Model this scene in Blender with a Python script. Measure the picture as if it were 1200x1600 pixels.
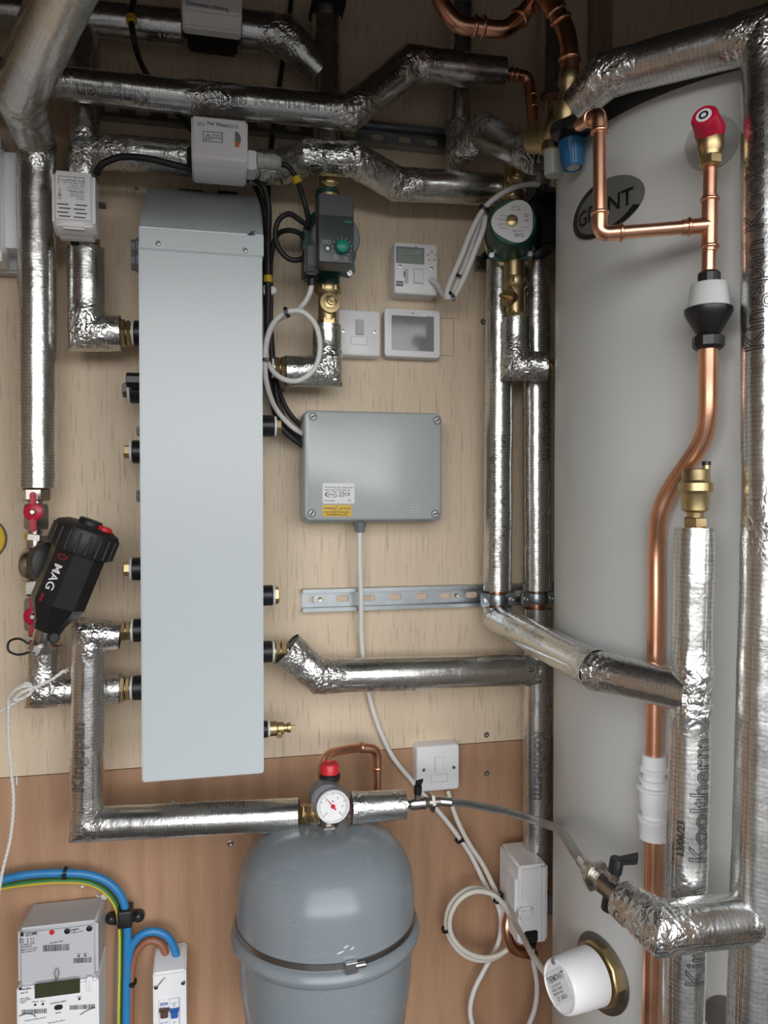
import bpy, bmesh, math, random
from mathutils import Vector as V, Matrix, noise
random.seed(7)
for o in list(bpy.data.objects): bpy.data.objects.remove(o)
SC = bpy.context.scene
COL = SC.collection
pi = math.pi

# ---------------------------------------------------------------- camera, sky, exposure
F = 1200.0; CAM_D = 1.41; CAM_H = 1.30; YAW = math.radians(12.5); PITCH = math.radians(1.2)
cam_data = bpy.data.cameras.new('camera'); cam = bpy.data.objects.new('camera', cam_data); COL.objects.link(cam)
cam.location = (0, -CAM_D, CAM_H); cam.rotation_euler = (pi/2-PITCH, 0, -YAW)
cam_data.sensor_fit = 'AUTO'; cam_data.sensor_width = 36; cam_data.lens = 36*F/1600; cam_data.clip_start = .01
SC.camera = cam
SC.view_settings.view_transform = 'Standard'; SC.view_settings.look = 'None'; SC.view_settings.gamma = 1
SC.view_settings.use_curve_mapping = False
SC.view_settings.exposure = 1.18
world = bpy.data.worlds.new('overcast_sky'); SC.world = world; world.use_nodes = True
nt = world.node_tree; nt.nodes.clear()
wo = nt.nodes.new('ShaderNodeOutputWorld'); bg = nt.nodes.new('ShaderNodeBackground')
tc = nt.nodes.new('ShaderNodeTexCoord'); sp = nt.nodes.new('ShaderNodeSeparateXYZ'); mr = nt.nodes.new('ShaderNodeMapRange')
cr = nt.nodes.new('ShaderNodeValToRGB')
nt.links.new(tc.outputs['Generated'], sp.inputs[0]); nt.links.new(sp.outputs['Z'], mr.inputs['Value'])
mr.inputs['From Min'].default_value = -1; nt.links.new(mr.outputs[0], cr.inputs[0])
e = cr.color_ramp.elements
e[0].position = .485; e[0].color = (.035, .033, .03, 1); e[1].position = .51; e[1].color = (1.5, 1.49, 1.47, 1)
x = e.new(.56); x.color = (1.45, 1.45, 1.45, 1); x = e.new(.63); x.color = (.95, .96, .98, 1)
x = e.new(.80); x.color = (.70, .73, .78, 1)
nt.links.new(cr.outputs[0], bg.inputs[0]); bg.inputs[1].default_value = 1.9; nt.links.new(bg.outputs[0], wo.inputs[0])
# the doorway: an area portal guides the daylight sampling through it
DOOR = dict(x0=-.60, x1=.92, z1=1.95, y=-1.46)
pl = bpy.data.lights.new('doorway_portal', 'AREA'); pl.shape = 'RECTANGLE'; pl.size = DOOR['x1']-DOOR['x0']; pl.size_y = DOOR['z1']
pl.cycles.is_portal = True
po = bpy.data.objects.new('doorway_portal', pl); COL.objects.link(po)
po.location = ((DOOR['x0']+DOOR['x1'])/2, DOOR['y'], DOOR['z1']/2); po.rotation_euler = (pi/2, 0, 0)

# ---------------------------------------------------------------- photo pixel -> point in the room
_f = V((math.sin(YAW)*math.cos(PITCH), math.cos(YAW)*math.cos(PITCH), -math.sin(PITCH)))
_r = V((math.cos(YAW), -math.sin(YAW), 0)); _u = _r.cross(_f); CAM = V((0, -CAM_D, CAM_H))
def ray(px, py): return _f + _r*((px-600)/F) + _u*((800-py)/F)
def P(px, py, d):                       # on the plane d metres off the back wall
    r = ray(px, py); return CAM + r*((-d+CAM_D)/r.y)
def Q(px, py, zc): return CAM + ray(px, py)*zc     # at optical depth zc
def W(t): return Q(*t[:3]) if len(t) > 3 and t[3] == 'q' else P(*t[:3])
def mpp(p): return (p-CAM).dot(_f)/F    # metres per pixel at a point
CC = V((.80, -.398)); CR = .297; CTOP = 1.80       # hot water cylinder
def cyl_hit(px, py):
    r = ray(px, py); a = r.x**2+r.y**2; ox = CAM.x-CC.x; oy = CAM.y-CC.y
    b = ox*r.x+oy*r.y; c = ox*ox+oy*oy-CR*CR; t = (-b-math.sqrt(max(0, b*b-a*c)))/a
    p = CAM+r*t; a = math.atan2(p.y-CC.y, p.x-CC.x); return (a-2*pi if a > 0 else a), p.z

# ---------------------------------------------------------------- materials
def nodes(name):
    m = bpy.data.materials.new(name); m.use_nodes = True; n = m.node_tree
    return m, n, n.nodes['Principled BSDF']
def N(n, t, **k):
    x = n.nodes.new('ShaderNode'+t)
    for a, b in k.items():
        if a in x.inputs: x.inputs[a].default_value = b
        else: setattr(x, a, b)
    return x
def math_(n, op, a, b=None, c=None):
    x = n.nodes.new('ShaderNodeMath'); x.operation = op
    for i, s in enumerate((a, b, c)):
        if s is None: continue
        if hasattr(s, 'links') or hasattr(s, 'is_linked'): n.links.new(s, x.inputs[i])
        else: x.inputs[i].default_value = s
    return x.outputs[0]
def plain(name, col, rough=.45, metal=0, var=.05, bump=0, scale=60, coat=0, trans=0, spec=.5):
    m, n, b = nodes(name)
    t = N(n, 'TexCoord'); ns = N(n, 'TexNoise', Scale=scale, Detail=4)
    n.links.new(t.outputs['Object'], ns.inputs['Vector'])
    mx = N(n, 'MixRGB', blend_type='MULTIPLY', Fac=1.0); mx.inputs[1].default_value = (*col, 1)
    rp = N(n, 'MapRange'); rp.inputs['To Min'].default_value = 1-var*2; rp.inputs['To Max'].default_value = 1+var*2
    n.links.new(ns.outputs[0], rp.inputs[0]); n.links.new(rp.outputs[0], mx.inputs[2]); n.links.new(mx.outputs[0], b.inputs['Base Color'])
    rr = N(n, 'MapRange'); rr.inputs['To Min'].default_value = max(.02, rough-.08); rr.inputs['To Max'].default_value = rough+.08
    n.links.new(ns.outputs[0], rr.inputs[0]); n.links.new(rr.outputs[0], b.inputs['Roughness'])
    b.inputs['Metallic'].default_value = metal; b.inputs['Coat Weight'].default_value = coat
    b.inputs['Transmission Weight'].default_value = trans; b.inputs['Specular IOR Level'].default_value = spec
    if bump:
        bp = N(n, 'Bump', Strength=.5, Distance=bump); n.links.new(ns.outputs[0], bp.inputs['Height']); n.links.new(bp.outputs[0], b.inputs['Normal'])
    return m
def foil_mat(name):
    m, n, b = nodes(name); L = n.links.new
    uv = N(n, 'UVMap'); s = N(n, 'SeparateXYZ'); L(uv.outputs[0], s.inputs[0])
    oc = N(n, 'TexCoord'); at = N(n, 'Attribute', attribute_name='wr')
    n1 = N(n, 'TexNoise', Scale=28, Detail=3); L(oc.outputs['Object'], n1.inputs['Vector'])
    n2 = N(n, 'TexNoise', Scale=190, Detail=3); L(oc.outputs['Object'], n2.inputs['Vector'])
    # reinforcing scrim: fine threads across and along the jacket
    vv = math_(n, 'MULTIPLY_ADD', n1.outputs[0], .006, s.outputs['Y'])
    ring = math_(n, 'LESS_THAN', math_(n, 'FRACT', math_(n, 'MULTIPLY', vv, 190.0)), .22)
    uu = math_(n, 'MULTIPLY_ADD', n1.outputs[0], .004, s.outputs['X'])
    line = math_(n, 'LESS_THAN', math_(n, 'FRACT', math_(n, 'MULTIPLY', uu, 210.0)), .14)
    patch = math_(n, 'GREATER_THAN', n2.outputs[0], .44)
    rp = math_(n, 'MULTIPLY', ring, patch)
    thread = math_(n, 'MAXIMUM', rp, math_(n, 'MULTIPLY', line, .3))
    # crumpled tape creases
    mixv = N(n, 'MixRGB', Fac=.06); L(oc.outputs['Object'], mixv.inputs[1]); L(n1.outputs['Color'], mixv.inputs[2])
    vo = N(n, 'TexVoronoi', feature='DISTANCE_TO_EDGE', Scale=62); L(mixv.outputs[0], vo.inputs['Vector'])
    vo2 = N(n, 'TexVoronoi', feature='F1', Scale=44); L(mixv.outputs[0], vo2.inputs['Vector'])
    cre = math_(n, 'MULTIPLY', math_(n, 'SMOOTH_MIN', vo.outputs['Distance'], .25, .1), 1.6)
    cre = math_(n, 'ADD', cre, math_(n, 'MULTIPLY', vo2.outputs['Distance'], 1.3))
    cre = math_(n, 'ADD', cre, math_(n, 'MULTIPLY', n2.outputs[0], .6))
    h = math_(n, 'MULTIPLY', cre, at.outputs['Fac'])
    keep = math_(n, 'SUBTRACT', 1.0, math_(n, 'MULTIPLY', at.outputs['Fac'], .75))
    h2 = math_(n, 'MULTIPLY_ADD', math_(n, 'MULTIPLY', thread, keep), .34, h)
    h3 = math_(n, 'MULTIPLY_ADD', n1.outputs[0], .38, h2)
    bp = N(n, 'Bump', Strength=.75, Distance=.0032); L(h3, bp.inputs['Height']); L(bp.outputs[0], b.inputs['Normal'])
    c = N(n, 'MixRGB'); c.inputs[1].default_value = (.74, .74, .72, 1); c.inputs[2].default_value = (.44, .44, .43, 1)
    L(math_(n, 'MULTIPLY', math_(n, 'MULTIPLY', thread, keep), .62), c.inputs[0]); L(c.outputs[0], b.inputs['Base Color'])
    r = N(n, 'MapRange'); r.inputs['To Min'].default_value = .17; r.inputs['To Max'].default_value = .36
    L(n1.outputs[0], r.inputs[0]); L(r.outputs[0], b.inputs['Roughness']); b.inputs['Metallic'].default_value = 1
    return m
def wood(name, c0, c1, streak, swirl):
    m, n, b = nodes(name); L = n.links.new; oc = N(n, 'TexCoord')
    mp = N(n, 'Mapping'); mp.inputs['Scale'].default_value = (38, 38, 2.6); L(oc.outputs['Object'], mp.inputs[0])
    a = N(n, 'TexNoise', Scale=1.6, Detail=6, Roughness=.6); L(mp.outputs[0], a.inputs['Vector'])
    mp2 = N(n, 'Mapping'); mp2.inputs['Scale'].default_value = (240, 240, 16); L(oc.outputs['Object'], mp2.inputs[0])
    f = N(n, 'TexNoise', Scale=1.0, Detail=3); L(mp2.outputs[0], f.inputs['Vector'])
    mp3 = N(n, 'Mapping'); mp3.inputs['Scale'].default_value = (3.2, 3.2, 1.1); L(oc.outputs['Object'], mp3.inputs[0])
    g = N(n, 'TexNoise', Scale=1.3, Detail=2, Distortion=1.5); L(mp3.outputs[0], g.inputs['Vector'])
    w = N(n, 'TexWave', Scale=2.2, Distortion=9, Detail=2); w.inputs['Detail Scale'].default_value = .6; L(mp3.outputs[0], w.inputs['Vector'])
    v = math_(n, 'MULTIPLY_ADD', g.outputs[0], .55, math_(n, 'MULTIPLY', a.outputs[0], .45))
    v = math_(n, 'MULTIPLY_ADD', w.outputs[1], swirl, v)
    c = N(n, 'ValToRGB'); c.color_ramp.elements[0].position = .3; c.color_ramp.elements[1].position = .75
    c.color_ramp.elements[0].color = (*c0, 1); c.color_ramp.elements[1].color = (*c1, 1); L(v, c.inputs[0])
    st = N(n, 'MapRange'); st.inputs['From Min'].default_value = .30; st.inputs['From Max'].default_value = .44
    st.inputs['To Min'].default_value = 1-streak; L(f.outputs[0], st.inputs[0])
    mx = N(n, 'MixRGB', blend_type='MULTIPLY', Fac=1.0); L(c.outputs[0], mx.inputs[1]); L(st.outputs[0], mx.inputs[2]); L(mx.outputs[0], b.inputs['Base Color'])
    b.inputs['Roughness'].default_value = .55; bp = N(n, 'Bump', Strength=.25, Distance=.0006); L(f.outputs[0], bp.inputs['Height']); L(bp.outputs[0], b.inputs['Normal'])
    return m
def earth_mat():
    m, n, b = nodes('green_yellow_sleeve'); uv = N(n, 'UVMap'); s = N(n, 'SeparateXYZ'); n.links.new(uv.outputs[0], s.inputs[0])
    t = math_(n, 'GREATER_THAN', math_(n, 'FRACT', math_(n, 'MULTIPLY_ADD', s.outputs['X'], 1/(2*pi*.0052), .55)), .80)
    c = N(n, 'MixRGB'); c.inputs[1].default_value = (.03, .17, .04, 1); c.inputs[2].default_value = (.75, .55, .05, 1)
    n.links.new(t, c.inputs[0]); n.links.new(c.outputs[0], b.inputs['Base Color']); b.inputs['Roughness'].default_value = .4
    return m
def braid_mat():
    m, n, b = nodes('steel_braid'); L = n.links.new; uv = N(n, 'UVMap'); s = N(n, 'SeparateXYZ'); L(uv.outputs[0], s.inputs[0])
    a = math_(n, 'SINE', math_(n, 'MULTIPLY', math_(n, 'ADD', s.outputs['X'], s.outputs['Y']), 1500.0))
    c = math_(n, 'SINE', math_(n, 'MULTIPLY', math_(n, 'SUBTRACT', s.outputs['X'], s.outputs['Y']), 1500.0))
    h = math_(n, 'MULTIPLY', a, c); bp = N(n, 'Bump', Strength=.8, Distance=.0014); L(h, bp.inputs['Height']); L(bp.outputs[0], b.inputs['Normal'])
    mr_ = N(n, 'MapRange'); mr_.inputs['From Min'].default_value = -1; mr_.inputs['To Min'].default_value = .22; mr_.inputs['To Max'].default_value = .80; L(h, mr_.inputs[0])
    cc = N(n, 'CombineXYZ'); [L(mr_.outputs[0], cc.inputs[i]) for i in range(3)]; L(cc.outputs[0], b.inputs['Base Color'])
    b.inputs['Metallic'].default_value = 1; b.inputs['Roughness'].default_value = .33; return m
def enamel_mat(name, col, col2):
    # painted steel with dusty scuffs
    m, n, b = nodes(name); L = n.links.new; oc = N(n, 'TexCoord')
    a = N(n, 'TexNoise', Scale=9, Detail=6, Roughness=.65); L(oc.outputs['Object'], a.inputs['Vector'])
    mp = N(n, 'Mapping'); mp.inputs['Scale'].default_value = (1, 1, 5); mp.inputs['Rotation'].default_value = (.5, .6, 0); L(oc.outputs['Object'], mp.inputs[0])
    s = N(n, 'TexNoise', Scale=26, Detail=5, Roughness=.7); L(mp.outputs[0], s.inputs['Vector'])
    r = N(n, 'MapRange'); r.inputs['From Min'].default_value = .60; r.inputs['From Max'].default_value = .72; L(s.outputs[0], r.inputs[0])
    f = math_(n, 'MULTIPLY_ADD', math_(n, 'MULTIPLY', r.outputs[0], a.outputs[0]), .3, math_(n, 'MULTIPLY', a.outputs[0], .25))
    c = N(n, 'MixRGB'); c.inputs[1].default_value = (*col, 1); c.inputs[2].default_value = (*col2, 1); L(f, c.inputs[0]); L(c.outputs[0], b.inputs['Base Color'])
    rr = N(n, 'MapRange'); rr.inputs['To Min'].default_value = .20; rr.inputs['To Max'].default_value = .60; L(f, rr.inputs[0]); L(rr.outputs[0], b.inputs['Roughness'])
    return m
M = dict(
 foil=foil_mat('foil_faced_jacket'), board=wood('pale_plywood', (.67, .535, .385), (.79, .645, .475), .30, .03),
 ply=wood('red_brown_plywood', (.35, .195, .108), (.50, .30, .18), .10, .13),
 side=wood('side_plywood', (.30, .21, .14), (.42, .31, .22), .2, .04), dark=plain('dark_boarding', (.07, .05, .035), .8), ceil=plain('ceiling_board', (.03, .022, .016), .8),
 conc=plain('concrete', (.055, .052, .05), .9, var=.1, scale=8), brick=plain('render', (.35, .32, .28), .9),
 copper=plain('copper', (.88, .47, .31), .30, 1, .14, scale=24), brass=plain('brass', (.56, .43, .23), .38, 1, .1, scale=80),
 nickel=plain('nickel', (.56, .53, .48), .27, 1, .06), zinc=plain('zinc_plated_steel', (.36, .39, .41), .36, 1, .1),
 steel=plain('steel', (.62, .62, .62), .25, 1), dsteel=plain('dull_steel', (.30, .29, .27), .4, 1),
 white=plain('white_plastic', (.87, .87, .88), .35, var=.01), cool=plain('white_powder_coat', (.55, .60, .62), .22, var=.012, bump=.0003, scale=420, spec=.45),
 cream=plain('cream_cable', (.72, .68, .60), .45, var=.02), flex=plain('white_flex', (.76, .75, .73), .45, var=.02),
 lgrey=plain('light_grey_plastic', (.55, .56, .58), .4, var=.01), grey=plain('grey_plastic', (.41, .45, .445), .22, var=.02),
 mgrey=plain('mid_grey_plastic', (.19, .20, .215), .45), dgrey=plain('dark_grey_plastic', (.095, .10, .105), .42),
 dgrey2=plain('charcoal_panel', (.045, .055, .057), .35), black=plain('black_plastic', (.012, .012, .013), .38), rubber=plain('black_rubber', (.015, .015, .015), .5),
 green=plain('green_enamel', (.008, .075, .05), .35), dial=plain('teal_knob', (.01, .24, .18), .35), red=plain('red_plastic', (.62, .018, .03), .35),
 crimson=plain('crimson_plastic', (.50, .012, .045), .35), blue=plain('blue_sleeve', (.03, .22, .50), .36), bluecap=plain('blue_plastic', (.012, .115, .26), .4),
 brown=plain('brown_sleeve', (.30, .12, .065), .45), dbrown=plain('dark_brown_toggle', (.10, .055, .04), .45), dblue=plain('blue_toggle', (.03, .12, .42), .4),
 yellow=plain('yellow_plastic', (.72, .46, .02), .45), pink=plain('pink_foam', (.34, .15, .14), .85), ink=plain('black_ink', (.015, .015, .018), .5),
 gink=plain('grey_ink', (.16, .16, .17), .5), lcd=plain('lcd', (.28, .33, .29), .25), lcd2=plain('meter_lcd', (.05, .056, .028), .2), lcd3=plain('thermostat_lcd', (.20, .22, .21), .06),
 vessel=enamel_mat('grey_enamel', (.205, .235, .255), (.34, .36, .37)), cyl=plain('cylinder_skin', (.60, .61, .59), .34, var=.015, spec=.5, scale=3),
 lid=plain('black_lid', (.05, .05, .05), .5), earth=earth_mat(), braid=braid_mat(), rope=plain('white_cord', (.72, .71, .68), .8, bump=.001, scale=400),
 gasket=plain('clear_grommet', (.40, .41, .39), .3), clear=plain('clear_plastic', (.92, .93, .93), .12, trans=.45, var=.01), frost=plain('frosted_cap', (.60, .62, .60), .35, trans=.2),
 paper=plain('white_label', (.80, .80, .80), .5, var=.01), dial_face=plain('dial_face', (.85, .85, .84), .4, var=.01), putty=plain('white_jointing_hemp', (.68, .66, .60), .8),
 hole=plain('dark_hole', (.01, .01, .01), .8), badge=plain('badge_grey', (.16, .16, .15), .3), badged=plain('badge_black', (.015, .015, .015), .25),
 orange=plain('orange_lever', (.75, .16, .04), .4))

# ---------------------------------------------------------------- mesh helpers
ORG = {}
def frame(ax, ref=None):
    ax = V(ax).normalized(); ref = V(ref) if ref is not None else (V((0, 0, 1)) if abs(ax.z) < .9 else V((0, -1, 0)))
    e1 = (ref - ax*ref.dot(ax)).normalized(); return e1, ax.cross(e1)
_tc = {}
def glyphs(s, outline=0, font=None):
    k = (s, outline)
    if k in _tc: return _tc[k]
    cu = bpy.data.curves.new('t', 'FONT'); cu.body = s; cu.size = 1; cu.resolution_u = 3; cu.offset = 0 if outline else .012
    if outline: cu.fill_mode = 'NONE'; cu.bevel_depth = outline; cu.bevel_resolution = 0
    ob = bpy.data.objects.new('t', cu); COL.objects.link(ob)
    dg = bpy.context.evaluated_depsgraph_get(); ev = ob.evaluated_get(dg); me = ev.to_mesh()
    vs = [v.co.copy() for v in me.vertices]; fs = [tuple(p.vertices) for p in me.polygons]; ev.to_mesh_clear()
    bpy.data.objects.remove(ob); bpy.data.curves.remove(cu)
    if outline:         # cut long strokes so they can bend round a pipe
        b = bmesh.new(); bv = [b.verts.new(v) for v in vs]
        for f in fs:
            try: b.faces.new([bv[i] for i in f])
            except ValueError: pass
        for n_ in range(3):
            le_ = [e_ for e_ in b.edges if e_.calc_length() > .1]
            if le_: bmesh.ops.subdivide_edges(b, edges=le_, cuts=1, use_grid_fill=True)
        b.verts.index_update(); vs = [v.co.copy() for v in b.verts]; fs = [tuple(v.index for v in f.verts) for f in b.faces]; b.free()
    w = max((v.x for v in vs), default=0); _tc[k] = (vs, fs, w); return _tc[k]
class MB:
    def __init__(s): s.v = []; s.f = []; s.m = []; s.uv = []; s.wr = []; s.cur = 0; s.xf = None
    def add(s, vs, fs, uv=None, wr=None):
        o = len(s.v); s.v += [(s.xf @ V(v)) if s.xf else V(v) for v in vs]
        s.wr += list(wr) if wr else [0.0]*len(vs)
        for i, f in enumerate(fs): s.f.append(tuple(o+k for k in f)); s.m.append(s.cur); s.uv.append(uv[i] if uv else None)
        return s
    def bm(s, b):
        b.verts.index_update(); s.add([v.co.copy() for v in b.verts], [tuple(v.index for v in f.verts) for f in b.faces]); b.free(); return s
    def box(s, lo, hi, bev=0, seg=2):
        lo, hi = V(lo), V(hi); b = bmesh.new(); bmesh.ops.create_cube(b, size=1)
        for v in b.verts: v.co = V(((lo.x+hi.x)/2+v.co.x*(hi.x-lo.x), (lo.y+hi.y)/2+v.co.y*(hi.y-lo.y), (lo.z+hi.z)/2+v.co.z*(hi.z-lo.z)))
        if bev: bmesh.ops.bevel(b, geom=list(b.edges), offset=bev, segments=seg, affect='EDGES', clamp_overlap=True)
        return s.bm(b)
    def prism(s, poly, vec, bev=0, seg=2):
        b = bmesh.new(); vs = [b.verts.new(V(p)) for p in poly]; f = b.faces.new(vs)
        r = bmesh.ops.extrude_face_region(b, geom=[f]); nv = [x for x in r['geom'] if isinstance(x, bmesh.types.BMVert)]
        for v in nv: v.co += V(vec)
        bmesh.ops.recalc_face_normals(b, faces=list(b.faces))
        if bev: bmesh.ops.bevel(b, geom=list(b.edges), offset=bev, segments=seg, affect='EDGES', clamp_overlap=True)
        return s.bm(b)
    def pbox(s, x0, y0, x1, y1, d0, d1, bev=0, seg=2):      # photo rectangle on the front plane d1, box back to d0
        a = P(x0, (y0+y1)/2, d1); c = P(x1, (y0+y1)/2, d1); t = P((x0+x1)/2, y0, d1); u = P((x0+x1)/2, y1, d1)
        return s.box((a.x, -d1, u.z), (c.x, -d0, t.z), bev, seg)
    def rrect(s, x0, y0, x1, y1, d0, d1, rad=.006, bev=.002, n=5):
        a = P(x0, (y0+y1)/2, d1); c = P(x1, (y0+y1)/2, d1); t = P((x0+x1)/2, y0, d1); u = P((x0+x1)/2, y1, d1)
        def ol(i, y):
            X0, X1, Z0, Z1 = a.x+i, c.x-i, u.z+i, t.z-i; r = max(.0005, rad-i); o = []
            for cx, cz, a0 in ((X1-r, Z1-r, 0), (X0+r, Z1-r, pi/2), (X0+r, Z0+r, pi), (X1-r, Z0+r, 1.5*pi)):
                for k in range(n+1): w = a0+pi/2*k/n; o.append(V((cx+r*math.cos(w), y, cz+r*math.sin(w))))
            return o
        rings = [ol(0, -d0), ol(0, -d1+bev)]+[ol(bev*(1-math.cos(w)), -d1+bev*(1-math.sin(w))) for w in (.5, 1.0, pi/2)]
        m = len(rings[0]); vs = [p for r_ in rings for p in r_]; fs = []
        for j in range(len(rings)-1):
            for k in range(m): fs.append((j*m+k, j*m+(k+1) % m, (j+1)*m+(k+1) % m, (j+1)*m+k))
        fs.append(tuple((len(rings)-1)*m+k for k in range(m))); fs.append(tuple(reversed(range(m))))
        return s.add(vs, fs)
    def lathe(s, o, ax, prof, seg=28, ref=None):
        o = V(o); ax = V(ax).normalized(); e1, e2 = frame(ax, ref); vs = []; idx = []
        for r, t in prof:
            if r <= 1e-7: idx.append([len(vs)]); vs.append(o+ax*t)
            else:
                idx.append(list(range(len(vs), len(vs)+seg)))
                for k in range(seg): w = 2*pi*(k+.5)/seg; vs.append(o+ax*t+(e1*math.cos(w)+e2*math.sin(w))*r)
        fs = []
        for a, b in zip(idx, idx[1:]):
            if len(a) == 1 and len(b) == 1: continue
            for k in range(seg):
                k2 = (k+1) % seg
                if len(a) == 1: fs.append((a[0], b[k2], b[k])[::-1])
                elif len(b) == 1: fs.append((a[k], a[k2], b[0]))
                else: fs.append((a[k], a[k2], b[k2], b[k]))
        return s.add(vs, fs)
    def cyl(s, p0, p1, r, seg=24, bev=0, r1=None, ref=None):
        p0, p1 = V(p0), V(p1); L = (p1-p0).length; r1 = r if r1 is None else r1; b = bev
        return s.lathe(p0, p1-p0, [(0, 0), (r-b, 0), (r, b), (r1, L-b), (r1-b, L), (0, L)] if b else [(0, 0), (r, 0), (r1, L), (0, L)], seg, ref)
    def disc(s, px, py, d0, d1, rpx, bev=0, seg=28): # facing the room, radius in photo pixels
        p = P(px, py, d1); r = rpx*mpp(p); return s.cyl(V((p.x, -d0, p.z)), p, r, seg, bev)
    def tube(s, pts, r, seg=14, cap=True, closed=False, ovr=None):
        pts = [V(p) for p in pts]; n = len(pts); rs = r if isinstance(r, (list, tuple)) else [r]*n
        d = [(pts[i+1]-pts[i]).normalized() for i in range(n-1)]
        e1, e2 = frame(d[0]); vs = []; fs = []; uv = []; acc = 0; al = []
        for i in range(n):
            if i > 0:
                acc += (pts[i]-pts[i-1]).length
            if 0 < i < n-1:
                nn = (d[i-1]+d[i]).normalized()
                ring = []
                for k in range(seg):
                    w = 2*pi*k/seg; off = (e1*math.cos(w)+e2*math.sin(w))*rs[i]; den = d[i-1].dot(nn)
                    ring.append(pts[i]+off-d[i-1]*(off.dot(nn)/max(.25, den)))
                if d[i-1].dot(d[i]) < .98: e1 = d[i-1].rotation_difference(d[i]) @ e1
                e1 = (e1-d[i]*e1.dot(d[i])).normalized(); e2 = d[i].cross(e1)
            else:
                ring = [pts[i]+(e1*math.cos(2*pi*k/seg)+e2*math.sin(2*pi*k/seg))*rs[i] for k in range(seg)]
            vs += ring; al.append(acc)
        for i in range(n-1):
            for k in range(seg):
                k2 = (k+1) % seg; fs.append((i*seg+k, i*seg+k2, (i+1)*seg+k2, (i+1)*seg+k)); c = 2*pi*rs[i]/seg
                uv.append(((k*c, al[i]), ((k+1)*c, al[i]), ((k+1)*c, al[i+1]), (k*c, al[i+1])))
        if cap:
            fs.append(tuple(reversed(range(seg)))); uv.append(None); fs.append(tuple(range((n-1)*seg, n*seg))); uv.append(None)
        return s.add(vs, fs, uv)
    def text(s, t, px, py, d, hpx, rot=0, al='c', squash=1.0, maxw=None, outline=0):   # flat lettering facing the room; hpx = capital height
        vs, fs, w = glyphs(t, outline); p = P(px, py, d); k = hpx*mpp(p)/.72; kx = k*squash
        if maxw: kx = min(kx, maxw*mpp(p)/max(w, .01))
        x0 = {'c': -w/2, 'l': 0, 'r': -w}[al]; c, sn = math.cos(math.radians(rot)), math.sin(math.radians(rot)); o = []
        for v in vs:
            x = (v.x+x0)*kx; z = (v.y-.36)*k; o.append(V((p.x+x*c-z*sn, p.y-.0002-v.z*k, p.z+x*sn+z*c)))
        return s.add(o, fs)
    def build(s, name, mat, parent=None, ang=40, org=None, kind=None):
        if parent is not None: o = ORG[parent.name]
        elif org is not None: o = V(org)
        else:
            o = V([(min(v[i] for v in s.v)+max(v[i] for v in s.v))/2 for i in range(3)])
        me = bpy.data.meshes.new(name); me.from_pydata([v-o for v in s.v], [], s.f); me.update()
        for m in (mat if isinstance(mat, (list, tuple)) else [mat]): me.materials.append(M[m])
        me.polygons.foreach_set('material_index', s.m); me.polygons.foreach_set('use_smooth', [True]*len(s.f))
        if any(s.uv):
            u = me.uv_layers.new(name='UVMap'); i = 0; data = []
            for f, q in zip(s.f, s.uv): data += [c for xy in (q or [(0, 0)]*len(f)) for c in xy]
            u.data.foreach_set('uv', data)
        if any(s.wr): a = me.attributes.new('wr', 'FLOAT', 'POINT'); a.data.foreach_set('value', s.wr)
        if ang < 180: me.set_sharp_from_angle(angle=math.radians(ang))
        ob = bpy.data.objects.new(name, me); COL.objects.link(ob)
        if parent is not None: ob.parent = parent
        else: ob.location = o
        if kind: ob['kind'] = kind
        ORG[ob.name] = o; return ob
def thing(name, label, cat, loc, group=None):
    o = bpy.data.objects.new(name, None); COL.objects.link(o); o.location = V(loc); o.empty_display_size = .02
    o['label'] = label; o['category'] = cat
    if group: o['group'] = group
    ORG[o.name] = V(loc); return o
def tag(o, label, cat, group=None):
    o['label'] = label; o['category'] = cat
    if group: o['group'] = group
    return o
def smooth_path(pts, step=.006):
    pts = [V(p) for p in pts]; q = [2*pts[0]-pts[1]]+pts+[2*pts[-1]-pts[-2]]; out = []
    for i in range(1, len(q)-2):
        a, b, c, d = q[i-1:i+3]; n = max(2, int((c-b).length/step))
        for k in range(n):
            t1 = (b-a).length**.5; t2 = t1+(c-b).length**.5; t3 = t2+(d-c).length**.5; t = t1+(t2-t1)*k/n
            A1 = a*((t1-t)/t1)+b*(t/t1); A2 = b*((t2-t)/(t2-t1))+c*((t-t1)/(t2-t1)); A3 = c*((t3-t)/(t3-t2))+d*((t-t2)/(t3-t2))
            B1 = A1*((t2-t)/t2)+A2*(t/t2); B2 = A2*((t3-t)/(t3-t1))+A3*((t-t1)/(t3-t1)); out.append(B1*((t2-t)/(t2-t1))+B2*((t-t1)/(t2-t1)))
    return out+[pts[-1]]
def fillet(pts, rad, n=8):
    pts = [V(p) for p in pts]; out = [pts[0]]
    for a, b, c in zip(pts, pts[1:], pts[2:]):
        u = (a-b).normalized(); w = (c-b).normalized(); ang = u.angle(w); t = min(rad/math.tan(ang/2), (a-b).length*.48, (c-b).length*.48)
        p, q = b+u*t, b+w*t
        for k in range(n+1): s = k/n; out.append(p*(1-s)**2+b*2*s*(1-s)+q*s*s)
    return out+[pts[-1]]
def ring_at(mb, p, ax, r, w, h=.0015, seg=24):   # raised band round a pipe
    p = V(p); ax = V(ax).normalized()
    return mb.lathe(p-ax*w/2, ax, [(r-.001, 0), (r+h*.6, w*.1), (r+h, w*.35), (r+h, w*.65), (r+h*.6, w*.9), (r-.001, w)], seg)
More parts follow.
